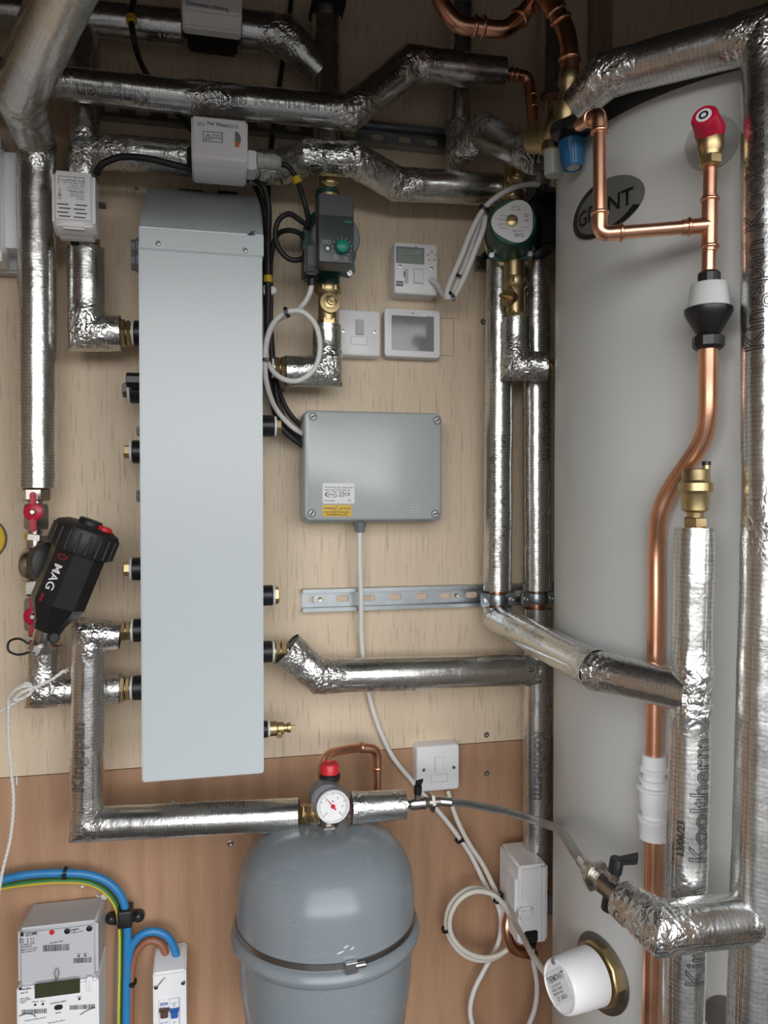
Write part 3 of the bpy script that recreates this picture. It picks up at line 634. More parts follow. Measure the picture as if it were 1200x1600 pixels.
pts = [Q(1106, 543, zc), Q(1106, 600, zc+.006), Q(1105, 650, zc+.01), Q(1096, 690, .89), Q(1072, 728, .905), Q(1045, 768, .925), Q(1030, 805, .935), Q(1026, 850, zl), Q(1025, 950, zl), Q(1022, 1184, zl)]
copper('wide copper discharge pipe with an offset bend below the tundish', smooth_path(pts, .01), 14.6*s_, 0)
copper('copper pipe dropping out of the white plastic coupler to the bottom edge', [Q(1021, 1305, zl), Q(1008, 2300, zl)], 14.8*s_, 0)
cp = thing('pipe_coupler', 'white plastic push-fit coupler on the copper discharge pipe', 'pipe coupler', Q(1021, 1310, zl)); s_ = mpp(Q(1022, 1179, zl))
prof = [(0, 0), (19, 0), (19.5, 20), (22.5, 21), (22.5, 25), (18, 26), (17.5, 37), (22.5, 38), (22.5, 42), (19, 43), (19, 49), (26, 50), (26, 54), (22, 56), (22, 84), (18, 92), (17.5, 98), (24, 99), (24, 104), (22.5, 106), (22.5, 131), (20, 132), (0, 132)]
m = MB(); m.lathe(Q(1022, 1179, zl), (0, 0, -1), [(r*s_, t*s_) for r, t in prof], 36); m.build('body', 'white', cp)
# brass air vent on the front riser
av = thing('air_vent', 'brass automatic air vent on top of the front foil riser', 'air vent', Q(1086, 824, .865)); s_ = mpp(Q(1086, 780, .865))
q = Q(1086, 826, .865)
m = MB(); m.cyl(q-up*.012, q+up*3*s_, 15*s_, 20); m.build('copper_stub', 'copper', av)
nut(av, q+up*2*s_, q+up*18*s_, 18*s_)
m = MB(); m.lathe(q+up*17*s_, (0, 0, 1), [(0, 0), (12*s_, 0), (13*s_, 8*s_), (20*s_, 12*s_), (21.5*s_, 36*s_), (24*s_, 40*s_), (26*s_, 42*s_), (26*s_, 54*s_), (23*s_, 56*s_), (20.5*s_, 59*s_), (20.5*s_, 74*s_), (19*s_, 76*s_), (0, 76*s_)], 32); m.build('float_body', 'brass', av)
q2 = q+up*92*s_+V((16*s_, -4*s_, 0)); m = MB(); m.cyl(q2-up*22*s_, q2+up*8*s_, 6*s_, 14); m.build('bleed_stem', 'brass', av)
m = MB(); m.cyl(q2+up*7*s_, q2+up*13*s_, 7*s_, 14, .0006); m.build('bleed_cap', 'black', av)
# thick copper bends at the top
w = [P(655, -260, .24), P(672, -60, .24), P(690, 5, .24), P(716, 37, .24), P(745, 42, .24), P(790, 45, .245), P(812, 28, .25), P(832, 4, .26), Q(846, -14, 1.15), Q(862, 8, 1.14), Q(884, 48, 1.13), Q(890, 80, 1.12), Q(891, 130, 1.12)]
T = copper('thick copper pipe swooping along the top edge and down to the brass mixing valve', smooth_path(w, .008), .0132, 0)
for q_, ax in ((P(741, 41, .24), (1, 0, 0)), (P(754, 42, .24), (1, 0, 0)), (P(812, 28, .25), (.6, 0, .8)), (P(834, 2, .261), (.55, -.3, .7)), (Q(868, 17, 1.137), (.5, .1, -.8)), (Q(876, 31, 1.133), (.45, .1, -.85)), (Q(890, 93, 1.12), (0, 0, 1))):
    m = MB(); ring_at(m, q_, ax, .0138, .007, .0028); m.build('press_ring', 'copper', T)
w = [P(780, 114, .13), P(826, 120, .13), P(835, 205, .13)]
T = copper('dark copper elbow at the right end of the long upper run', w, .010, .016)
for p, ax in ((P(798, 116, .13), (1, 0, 0)), (P(806, 117, .13), (1, 0, 0)), (P(833, 150, .13), (0, 0, 1)), (P(834, 168, .13), (0, 0, 1))):
    m = MB(); ring_at(m, p, ax, .0105, .005, .0022); m.build('press_ring', 'copper', T)
# copper tail of the pressure relief valve
w = [P(508, 1235, .185), P(503, 1205, .165), P(512, 1180, .13), P(535, 1172, .10), P(566, 1168, .075)]
w = smooth_path(w, .008)+[P(590, 1170, .07), P(590, 1310, .065)]
T = copper('copper tail arching behind the red capped gauge valve and down behind the stub', w[:-2]+fillet([w[-3], w[-2], w[-1]], .016)[1:], .0076, 0)
m = MB(); m.tube(fillet([P(560, 1168, .077), P(590, 1170, .07), P(590, 1206, .069)], .02), .0087, 18); m.build('elbow', 'copper', T)
for p, ax in ((P(566, 1168, .076), (1, 0, 0)), (P(590, 1200, .069), (0, 0, 1))):
    m = MB(); ring_at(m, p, ax, .0086, .005, .002); m.build('press_ring', 'copper', T)
w = [P(798, 1420, .06), P(792, 1450, .07), P(800, 1480, .07), P(835, 1492, .06)]
copper('copper bends peeping out behind the side valve head', smooth_path(w, .006), .0105, 0)
# ---------------------------------------------------------------- expansion vessel and safety group
vx = P(509, 1300, .20); VR = .1415
def vz(py): return P(509, py, .20).z
ev = thing('expansion_vessel', 'grey steel expansion vessel with rolled seam at the bottom centre', 'expansion vessel', (vx.x, vx.y, .40))
zb_ = .622; m = MB()
m.lathe((vx.x, vx.y, 0), (0, 0, 1), [(0, .40), (.05, .403), (.10, .425), (.128, .47), (.136, .53), (VR-.003, zb_-.03), (VR-.001, zb_)], 72); m.build('lower_shell', 'vessel', ev)
dome = [(VR, zb_-.004), (VR, zb_+.035), (VR-.0012, .675)]
for k in range(13):
    w = pi/2*k/12; dome.append(((VR-.0012)*math.cos(w)**.72 if k < 12 else .0, .675+.098*math.sin(w)**.95))
dome[-2] = (.028, .7722)
m = MB(); m.lathe((vx.x, vx.y, 0), (0, 0, 1), dome, 72); m.build('upper_shell', 'vessel', ev)
m = MB(); bead = [(VR-.004+.0125*math.cos(w), zb_-.012+.0135*math.sin(w)) for w in [2*pi*k/14 for k in range(15)]]; m.lathe((vx.x, vx.y, 0), (0, 0, 1), bead, 72); m.build('rolled_seam', 'vessel', ev)
for a_, z_, l_ in ((-88, .655, .006), (-92, .648, .009), (-84, .651, .005)):
    w = math.radians(a_); m = MB(); r_ = VR+.0002; m.tube([V((vx.x+r_*math.cos(w+k*.03*l_/.01), vx.y+r_*math.sin(w+k*.03*l_/.01), z_+k*.0012)) if z_ < .675 else V((vx.x+(VR-.0016*(1+((z_-.675)/.03)**2*.9))*math.cos(w+k*.05), vx.y+(VR-.0016*(1+((z_-.675)/.03)**2*.9))*math.sin(w+k*.05), z_+k*.002)) for k in range(4)], [.0003, .0011, .0009, .0003], 6); m.build('paint_scuff', 'paper', ev)
bd_ = thing('hose_clip_band', 'long steel hose clip band strapped round the grey vessel above its seam', 'strap', (vx.x, vx.y-VR, zb_+.01))
m = MB(); m.lathe((vx.x, vx.y, 0), (0, 0, 1), [(VR+.0002, zb_+.003), (VR+.0016, zb_+.0035), (VR+.0016, zb_+.0125), (VR+.0002, zb_+.013)], 72); m.build('band', 'dsteel', bd_)
wa = math.radians(-84); c = V((vx.x+(VR+.002)*math.cos(wa), vx.y+(VR+.002)*math.sin(wa), zb_+.008)); tg = V((-math.sin(wa), math.cos(wa), 0))
m = MB(); m.xf = Matrix.Translation(c) @ Matrix.Rotation(wa+pi/2, 4, 'Z'); m.box((-.009, -.008, -.0085), (.009, .001, .0075), .001); m.build('worm_housing', 'steel', bd_)
m = MB(); m.cyl(c+tg*.006-V((0, .005, -.001)), c+tg*.021-V((0, .005, -.001)), .0042, 12, .0006); m.build('worm_screw', 'steel', bd_)
m = MB()
for k in range(26):
    w = wa+.16+.022*k; m.xf = Matrix.Translation((vx.x+(VR+.0016)*math.cos(w), vx.y+(VR+.0016)*math.sin(w), zb_+.008)) @ Matrix.Rotation(w+pi/2, 4, 'Z'); m.box((-.0007, -.0003, -.003), (.0007, .0003, .003))
m.build('band_slots', 'hole', bd_)
# manifold with gauge and relief valve
sg = thing('safety_group', 'safety valve group with round pressure gauge and red cap above the grey vessel', 'pressure gauge', P(514, 1296, .2)); gp = P(520, 1262, .20); s_ = mpp(gp)
m = MB(); m.cyl(P(513, 1300, .2), P(513, 1225, .2), 13*s_, 24, .001); m.build('brass_body', 'nickel', sg)
nut(sg, P(513, 1302, .2), P(513, 1286, .2), 17*s_, 'nickel', 'neck_nut')
m = MB(); m.lathe(P(513, 1300, .2), (0, 0, 1), [(.013, -.002), (.0165, .0), (.0172, .002), (.0145, .0045), (.012, .004)], 24); m.build('hemp_collar', 'putty', sg)
gc = P(520, 1259, .245); gs = mpp(gc)
m = MB(); m.lathe(V((gc.x, -.205, gc.z)), (0, -1, 0), [(0, 0), (23*gs, 0), (25.5*gs, .008), (25.5*gs, .040), (24.5*gs, .042), (0, .042)], 40); G = m.build('gauge_case', 'mgrey', sg)
m = MB(); m.cyl(V((gc.x-.007, -.2, gc.z+.004)), V((gc.x-.007, -.236, gc.z+.004)), 25*gs, 32, .004); m.build('insulating_shell', 'mgrey', sg)
y0 = -.2472
m = MB(); m.lathe(V((gc.x, y0+.0006, gc.z)), (0, -1, 0), [(0, 0), (24*gs, 0), (24*gs, .0006), (0, .0006)], 40); dl = m.build('dial', 'dial_face', G)
m = MB(); m.lathe(V((gc.x, y0+.001, gc.z)), (0, -1, 0), [(23.2*gs, 0), (25.8*gs, -.001), (25.8*gs, .004), (24.6*gs, .005), (23.2*gs, .004)], 48); m.build('bezel', 'white', G)
m = MB(); R = 24*gs
for k in range(41):
    w = math.radians(225-270*k/40); l = .20 if k % 10 == 0 else .11; t = .0007 if k % 10 == 0 else .00035
    m.xf = Matrix.Translation((gc.x+R*(.93-l/2)*math.cos(w), y0-.0002, gc.z+R*(.93-l/2)*math.sin(w))) @ Matrix.Rotation(-w, 4, 'Y'); m.box((-R*l/2, -.0002, -t/2), (R*l/2, .0002, t/2))
m.build('scale_marks', 'ink', dl)
m = MB()
for s, a in (('0', 225), ('1', 140), ('2', 60), ('3', -2), ('4', -45)):
    w = math.radians(a); m.text(s, gc.x, 0, 0, 0) if 0 else None
    vs, fs, ww = glyphs(s); k = .0034/.72; m.add([V((gc.x+R*.62*math.cos(w)+(v.x-ww/2)*k, y0-.0003, gc.z+R*.62*math.sin(w)+(v.y-.36)*k)) for v in vs], fs)
vs, fs, ww = glyphs('bar'); k = .0026/.72; m.add([V((gc.x+(v.x-ww/2)*k, y0-.0003, gc.z+R*.36+(v.y-.36)*k)) for v in vs], fs)
m.build('dial_numerals', 'ink', dl, ang=180)
w = math.radians(128); m = MB(); m.xf = Matrix.Translation((gc.x, y0-.0012, gc.z)) @ Matrix.Rotation(-w, 4, 'Y'); m.prism([V((-R*.3, 0, -.0011)), V((R*.78, 0, -.0002)), V((R*.78, 0, .0002)), V((-R*.3, 0, .0011))], (0, -.0005, 0)); m.build('needle', 'red', dl)
m = MB(); m.lathe(V((gc.x, y0, gc.z)), (0, -1, 0), [(0, 0), (.0034, 0), (.0034, .002), (.0025, .003), (0, .003)], 16); m.build('needle_hub', 'red', dl)
vt = P(515, 1232, .2)
m = MB(); m.lathe(P(515, 1238, .2), (0, 0, 1), [(0, 0), (13*s_, 0), (15.5*s_, 6*s_), (16*s_, 26*s_), (0, 26*s_)], 24); m.build('valve_body', 'brass', sg)
m = MB(); m.lathe(P(515, 1217, .2), (0, 0, 1), [(0, 0), (14*s_, -1*s_), (16.5*s_, 0), (16.5*s_, 8*s_), (14*s_, 10*s_), (0, 10*s_)], 28); m.build('black_collar', 'black', sg)
m = MB(); pr = [(0, 0), (14.5*s_, 0), (14.5*s_, 16*s_), (13*s_, 18*s_), (10*s_, 18.2*s_), (9.5*s_, 17*s_), (0, 17*s_)]; m.lathe(P(515, 1210, .2), (0, 0, 1), pr, 20); m.build('red_cap', 'red', sg)
pipe_union('brass union between the lower foil pipe and the pressure gauge', P(466, 1273, .175), P(499, 1268, .2), .0155)
# braided hose and its two lever valves
def lever_valve(label, a, b, r, lv_at, lv_dir, handle, hdir, cap_down=True, group=None):
    a, b = V(a), V(b); ax = (b-a).normalized(); L = (b-a).length; T = thing('lever_valve', label, 'valve', a, group)
    m = MB(); m.lathe(a, ax, [(0, 0), (r*.75, 0), (r*.78, L*.10), (r*.62, L*.12), (r, L*.22), (r, L*.5), (r*1.05, L*.52), (r*1.05, L*.56), (r*.85, L*.60), (r*.85, L*.70), (r*1.15, L*.71), (r*1.15, L*.80), (r*.8, L*.82), (r*.75, L), (0, L)], 24); m.build('body', 'nickel', T)
    c = a+ax*L*.36; u = V(lv_dir).normalized()
    m = MB(); m.cyl(c, c+u*r*1.9, r*.5, 16); m.build('stem', 'nickel', T)
    m = MB(); m.cyl(c+u*r*1.6, c+u*r*3.0, r*.62, 16, .001); H = m.build('lever_hub', 'black', T)
    h = V(hdir).normalized(); q = c+u*r*2.5; sd = u.cross(h).normalized()
    m = MB(); m.prism([q-sd*r*.4, q+sd*r*.4, q+h*handle+sd*r*.75+u*r*.3, q+h*handle-sd*r*.75+u*r*.3], u*r*.5, .0008); m.build('lever', 'black', H)
    m = MB(); f = a+ax*L*.755; m.lathe(f-ax*.0025, ax, [(0, 0), (r*1.5, 0), (r*1.5, .005), (0, .005)], 6); m.build('hex_collar', 'nickel', T, ang=30)
    if cap_down: m = MB(); m.cyl(c, c-u*r*2.0, r*.7, 16, .001); m.build('bottom_cap', 'black', T)
    return T
lever_valve('small lever valve with upright black handle beside the foil stub', P(631, 1257, .2), P(689, 1252, .2), .0105, 0, (0, -.15, 1), .011, (.1, -.5, .9), False)
h1 = Q(917, 1356, .96); 
lever_valve('lever valve with black handle and black bottom cap at the fat foil elbow', Q(980, 1410, .842), Q(917, 1356, .905), .0125, 0, (.1, -.12, 1), .022, (.8, -.5, .12))
hp = [P(687, 1252, .2), P(730, 1256, .21), P(790, 1268, .235), P(845, 1285, .28), Q(880, 1304, 1.02), Q(900, 1334, .95), Q(918, 1357, .908)]
hz = thing('braided_hose', 'braided steel filling hose running right to the black lever valve', 'hose', hp[0])
m = MB(); m.tube(smooth_path(hp, .006), .0063, 20); m.build('braid', 'braid', hz)
for p, q in ((hp[0], hp[1]), (hp[-1], hp[-2])):
    m = MB(); u = (q-p).normalized(); m.cyl(p, p+u*.020, .0078, 20, .0008); m.build('ferrule', 'steel', hz)

# ---------------------------------------------------------------- fused spurs, programmer, thermostat, control box
def spur(label, x0, y0, x1, y1, sk=0):
    T = thing('fused_spur', label, 'switch', P((x0+x1)/2, y1, 0)); w, h = x1-x0, y1-y0
    m = MB(); m.rrect(x0, y0, x1, y1, .0, .032, .006, .004); m.build('plate', 'white', T)
    return T, w, h
def rocker(T, x0, y0, x1, y1, d, mat='white'):
    m = MB(); m.pbox(x0-1, y0-1, x1+1, y1+1, d-.002, d+.0003); m.build('switch_surround', 'lgrey', T)
    m = MB(); a, b = P(x0, y0, d), P(x1, y1, d); m.prism([V((a.x, -d, a.z)), V((a.x, -d-.0012, a.z)), V((a.x, -d-.0042, b.z)), V((a.x, -d, b.z))], (b.x-a.x, 0, 0), .0004); m.build('rocker_switch', mat, T)
def fuse_door(T, x0, y0, x1, y1, d):
    m = MB(); m.pbox(x0, y0, x1, y1, d-.002, d+.0002); D_ = m.build('fuse_carrier', 'lgrey', T)
    m = MB(); m.pbox(x0+1, y0+1, x1-1, y1-1, d-.002, d+.0007, .0003); m.build('carrier_face', 'white', D_)
T, w, h = spur('square white fused spur plate above the white cable loop, right of the red capped valve', 651, 1165, 718, 1236)
rocker(T, 680, 1184, 692, 1206, .032); fuse_door(T, 673, 1210, 700, 1222, .032)
screw(T, 662, 1203, .032, 3, slot=60); screw(T, 709, 1199, .032, 3, slot=-40)
T, w, h = spur('white fused spur plate partly behind the foil elbow under the grey pump', 528, 484, 595, 556)
rocker(T, 556, 500, 568, 523, .032, 'lgrey'); fuse_door(T, 548, 526, 575, 539, .032)
screw(T, 586, 519, .032, 3.2, slot=-50); screw(T, 536, 517, .032, 3.2, slot=20)
pr_ = thing('heating_programmer', 'white timer with a greenish display and small buttons, right of the grey pump', 'timer', P(648, 462, 0))
m = MB(); m.rrect(616, 380, 684, 460, .0, .042, .005, .003); m.build('case', 'white', pr_)
m = MB(); m.pbox(619, 386, 663, 412, .04, .0425); b_ = m.build('display_bezel', 'mgrey', pr_); m = MB(); m.pbox(621, 389, 661, 411, .04, .043); m.build('display', 'lcd', pr_)
m = MB()
for i, x in enumerate((632, 639, 649, 656)): m.pbox(x-2, 399, x+2, 400, .043, .0433)
for y in (396, 403): m.pbox(643.5, y-.6, 645, y+.6, .043, .0433)
m.build('display_dashes', 'gink', pr_)
for k in range(5):
    w = math.radians(90-72*k); m = MB(); m.disc(675+6.5*math.cos(w), 400-7*math.sin(w), .041, .0435, 2.3, .0003); m.build('round_button', 'lgrey', pr_)
m = MB(); m.disc(675, 400, .041, .0437, 2.6, .0003); m.build('centre_button', 'white', pr_)
m = MB(); m.pbox(632, 420, 638, 443, .04, .0422); b_ = m.build('slide_slot', 'lgrey', pr_); m = MB(); m.pbox(631, 424, 633, 432, .04, .0435); m.build('slider', 'gink', pr_)
rocker(pr_, 647, 421, 661, 443, .042); screw(pr_, 625, 416, .042, 2.6); screw(pr_, 674, 419, .042, 2.6)
m = MB(); m.pbox(619, 439, 630, 447, .04, .0424); z = m.build('maker_label', 'gink', pr_); m = MB(); m.text('TMC', 624.5, 443, .0424, 3.6, maxw=10); m.build('lettering', 'white', z, ang=180)
m = MB(); m.disc(650, 386, .04, .0424, 1.5); m.build('indicator', 'gink', pr_)
th = thing('touch_thermostat', 'white framed thermostat with a grey mirrored touch screen', 'thermostat', P(645, 560, 0))
m = MB(); m.rrect(601, 484, 688, 560, .0, .022, .007, .003); m.build('back_case', 'lgrey', th)
m = MB(); m.rrect(601, 483, 688, 558, .0215, .026, .007, .002); m.build('frame', 'white', th)
m = MB(); m.pbox(612, 494, 678, 548, .024, .0266, .0003); sc_ = m.build('screen', 'lcd3', th)
m = MB(); m.pbox(667, 494.5, 677.5, 547.5, .0262, .0268); m.build('dark_screen_bar', 'mgrey', sc_)
m = MB(); m.text('neo', 645, 489, .026, 3); m.build('lettering', 'gink', th, ang=180)
pm = thing('pencil_outline', 'faint pencil box drawn on the board right of the touch thermostat', 'pencil mark', P(708, 525, 0)); m = MB()
for a in ((689, 497, 709, 497.7), (708.4, 497, 709, 556), (689, 555.4, 709, 556)): m.pbox(*a, 0, .0003)
m.build('pencil_line', 'brown', pm)
cb_ = thing('wiring_centre_box', 'large grey plastic wiring box with screwed lid, in the middle of the board', 'junction box', P(580, 815, 0))
m = MB(); m.rrect(473, 644, 690, 816, .0, .055, .012, .002); m.build('base', 'grey', cb_)
m = MB(); m.rrect(475, 643, 690, 813, .056, .086, .012, .005); m.build('lid', 'grey', cb_)
for i, (x, y) in enumerate(((489, 651), (683, 657), (487, 802), (680, 803))):
    m = MB(); p = P(x, y, .0862); m.lathe(p+V((0, .001, 0)), (0, -1, 0), [(6.5*mpp(p), 0), (6.5*mpp(p), .0012), (5*mpp(p), .0012), (5*mpp(p), 0)], 24); m.build('screw_recess', 'dgrey', cb_)
    screw(cb_, x, y, .0866, 5, 'lgrey', slot=[30, 35, 55, 20][i], name='lid_screw')
m = MB(); m.rrect(504, 755, 554, 787, .0855, .0864, .002, .0003); L_ = m.build('rating_label', 'paper', cb_)
m = MB(); d = .0865
m.text('System Wiring Centre - Model: SPS01', 507, 761, d, 2.2, -1, 'l', maxw=45); m.text('Supply Voltage: 230Vac 50Hz 3.0A', 507, 765, d, 2.2, -1, 'l', maxw=41)
m.text('GRANT', 518, 772.5, d, 3.4, -2, maxw=13); m.text('CE', 543, 772, d, 5, -2, maxw=10); m.text('S/N 0714/M/PS', 507, 782, d, 2, -1, 'l', maxw=22); m.text('IP65', 546, 782, d, 2, -1)
for a in ((530, 768.5, 538, 769.2), (530, 775.6, 538, 776.3), (530, 768.5, 530.7, 776.3), (537.3, 768.5, 538, 776.3), (532, 770.6, 536, 771.2), (532, 773.6, 536, 774.2), (532, 770.6, 532.6, 774.2), (535.4, 770.6, 536, 774.2)): m.pbox(*a, d-.0002, d)
m.build('label_lettering', 'ink', L_, ang=180)
m = MB(); p = P(518, 772.6, d); k = mpp(p); vs, fs = [], []; n = 40
for i in range(n+1):
    w = math.radians(30+310*i/n); t = .8+2.2*abs(math.sin(w/2+.2))**3*0+1.4*abs(math.cos(w))
    for q in (0, t): vs.append(p+V(((10.5-q)*k*math.cos(w), -.0001, (4.8-q*.5)*k*math.sin(w))))
for i in range(n): fs.append((2*i, 2*i+2, 2*i+3, 2*i+1))
m.add(vs, fs); m.build('label_logo', 'ink', L_, ang=180)
m = MB(); m.rrect(504, 789, 549, 807, .0855, .0864, .001, .0003); L_ = m.build('warning_label', 'yellow', cb_)
m = MB(); m.text('WARNING', 506, 794, d, 3.4, -1, 'l', maxw=16); m.text('230 VOLTS', 547, 794.5, d, 3.4, -1, 'r', maxw=17); m.text('ISOLATE MAINS POWER SUPPLY', 526.5, 800, d, 2.8, -1, maxw=40); m.text('BEFORE REMOVING COVER', 526.5, 804, d, 2.8, -1, maxw=33); m.text('!', 525.3, 794.2, d, 2.8)
for a, b in (((521.5, 797), (525.5, 790)), ((525.5, 790), (529.3, 797)), ((529.3, 797), (521.5, 797))): m.tube([P(*a, d), P(*b, d)], .0003, 4)
m.build('label_lettering', 'ink', L_, ang=180)
m = MB()
for i, y in enumerate((788, 792.5, 797, 800)): m.pbox(641, y, 658-(i % 2)*4, y+.7, .0858, .0863)
m.build('moulded_marks', 'lgrey', cb_)
m = MB(); a = P(562, 816, .045); m.lathe(a, (0, 0, -1), [(0, -.004), (.010, -.004), (.012, .0), (.012, .006), (.0105, .009), (.0085, .018), (0, .018)], 8); m.build('cable_gland', 'mgrey', cb_)

# ---------------------------------------------------------------- zone valve heads
def actuator(label, x0, x1, ytop, yb1, yb2, d0, d1, d2, base=None, corner=.003, mat='white'):
    T = thing('valve_actuator', label, 'valve actuator', P((x0+x1)/2, yb2, d0)); xm = (x0+x1)/2; ym = (ytop+yb1)/2
    xa, xb = P(x0, ym, d1).x, P(x1, ym, d1).x
    m = MB(); m.prism([V((xa, -d0, P(xm, ytop, d1).z)), V((xa, -d1, P(xm, ytop, d1).z)), V((xa, -d1, P(xm, yb1, d1).z)), V((xa, -d2, P(xm, yb2, d2).z)), V((xa, -d0, P(xm, yb2, d2).z))], (xb-xa, 0, 0), corner, 3); m.build('cover', mat, T)
    return T
T = actuator('white zone valve head lettered Downstairs Heating at the top edge', 284, 378, -40, 18, 46, .150, .19, .172)
m = MB(); m.text('Downstairs Heating', 324, 9, .19, 6, -2, maxw=64); m.build('lettering', 'ink', T, ang=180)
m = MB(); m.pbox(286, 22, 376, 48, .12, .152, .002); m.build('black_base', 'black', T)
m = MB(); m.cyl(P(338, 40, .08), P(338, 74, .08), .019, 24, .003); m.build('valve_body', 'brass', T)
m = MB(); m.pbox(292, 30, 372, 56, .06, .118, .004); m.build('pipe_socket', 'black', T)
T = actuator('white zone valve head lettered Hot Water with a half-moon window', 299, 387, 184, 246, 264, .10, .18, .165)
m = MB(); m.text('Hot Water', 340, 194, .18, 6, -3, maxw=32); m.build('lettering', 'ink', T, ang=180)
m = MB()
for a in ((308, 190.5, 320, 196.5), (355, 194, 365, 200.5), (366, 195, 372, 201)): m.pbox(*a, .1795, .1802)
m.build('faded_tape', 'lgrey', T)
m = MB(); d = .1802
for a in ((317, 206, 348, 206.9), (317, 221, 348, 221.9), (317, 206, 317.9, 221.9), (347.1, 206, 348, 221.9)): m.pbox(*a, d-.0005, d)
for a, b in (((320, 217.5), (324.8, 209)), ((324.8, 209), (329.5, 217.5)), ((329.5, 217.5), (320, 217.5))): m.tube([P(*a, d), P(*b, d)], .0005, 4)
m.text('!', 324.8, 214, d, 4); m.text('CAUTION HOT', 338.5, 211.5, d, 2.8, -2, maxw=16); m.text('DO NOT COVER', 338.5, 216, d, 2.8, -2, maxw=16); m.build('warning_mark', 'ink', T, ang=180)
m = MB(); pts = []
for k in range(13): w = -pi/2+pi*k/12; pts.append(P(367+9.5*math.cos(w), 218-12.5*math.sin(w), .1795))
m.prism([V((q.x, -.1795, q.z)) for q in pts], (0, -.0008, 0)); wn = m.build('window', 'mgrey', T)
m = MB(); m.pbox(367.5, 221, 374, 229, .1798, .181, .0003); m.build('lever_indicator', 'orange', wn)
m = MB(); m.pbox(292, 232, 402, 262, .06, .10, .003); m.build('valve_body', 'black', T)
m = MB(); m.pbox(386, 234, 401, 264, .12, .165, .002); m.build('cable_entry', 'white', T)
a, b = P(400, 251, .145), P(436, 254, .14); m = MB(); m.lathe(a, b-a, [(0, 0), (.013, 0), (.013, .009), (.0115, .010), (.0115, .022), (.013, .0225), (.012, .034), (.008, .040), (0, .040)], 16); m.build('clear_gland', 'frost', T)
T = actuator('white valve head with vent slots and rating print, above the L-shaped foil pipe', 80, 148, 266, 349, 371, .115, .165, .14, corner=.006)
m = MB(); m.pbox(95, 347, 135, 357, .13, .163, .003); m.build('clip_tab', 'white', T)
m = MB()
for i in range(4):
    y = 318+i*6.3; o = 0 if i % 2 == 0 else 3
    m.pbox(89+o, y, 107+o, y+1.6, .1645, .1653); m.pbox(118-o, y+2, 136-o, y+3.6, .1645, .1653)
m.build('vent_slots', 'hole', T)
m = MB(); d = .1653
for a in ((91, 276, 131, 276.8), (91, 276, 91.8, 288), (131, 277, 131.8, 290), (116, 276, 116.6, 285), (91, 281, 116, 281.6)): m.pbox(*a, d-.0004, d)
for i, (s, w) in enumerate((('MOTORISED VALVE ACTUATOR', 26), ('230V~ 50Hz 6W  5(2)A', 34), ('IP40  T60  24 V', 30), ('Kv 16  max 8.6 bar', 32), ('Class II  IEC 60730', 34))): m.text(s, 131, 284+i*4, d, 2.3, 180-2, 'l', maxw=w)
for i, s in enumerate(('grey live  orange switch', 'brown live  blue neutral', 'green yellow earth', 'Drayton')): m.text(s, 131, 304+i*3.3-2, d, 2.2, 180-2, 'l', maxw=20)
m.text('CE', 93, 307, d, 5, 90); m.text('UKCA', 93, 299, d, 3, 90); m.build('rating_print', 'gink', T, ang=180)
m = MB(); a = P(157, 321, .12); m.box(a-V((.004, .004, .004)), a+V((.008, .004, .004)), .0008); m.build('manual_lever', 'black', T)
m = MB(); m.lathe(P(136, 390, .075), (0, 0, 1), [(0, -.005), (.0205, -.005), (.0205, .004), (.017, .006), (.0205, .008), (.0205, .018), (.016, .03), (0, .03)], 24); m.build('valve_body', 'brass', T)
m = MB(); a = P(117, 378, .10); m.box(a-V((.006, .005, .006)), a+V((.006, .005, .008)), .001); m.build('black_latch', 'black', T)
T = actuator('white side valve head at the foot of the right riser, seen edge-on', 811, 857, 1353, 1470, 1475, .03, .13, .125, corner=.006)
m = MB(); m.pbox(806, 1371, 818, 1432, .075, .128, .006); m.build('lid_bulge', 'white', T)
m = MB(); m.pbox(812, 1420, 834, 1438, .12, .140, .004); m.build('lid_clip', 'white', T)
m = MB(); m.pbox(846.4, 1354, 847, 1473, .12, .1305); m.build('lid_seam', 'lgrey', T)
m = MB(); m.pbox(820, 1456, 841, 1474, .10, .134, .002); m.build('cable_socket', 'black', T)
m = MB(); m.lathe(P(830, 1472, .11), (0, 0, -1), [(0, 0), (.010, 0), (.009, .008), (0, .008)], 16); m.build('cable_gland', 'black', T)
m = MB(); m.pbox(855, 1400, 864, 1430, .05, .10, .001); m.build('metal_flange', 'zinc', T)
m = MB(); m.cyl(P(860, 1415, .07), P(876, 1415, .07), .010, 16); m.build('valve_stub', 'nickel', T)
m = MB(); m.cyl(P(838, 1350, .062), P(838, 1360, .062), .014, 16); m.build('riser_socket', 'copper', T)
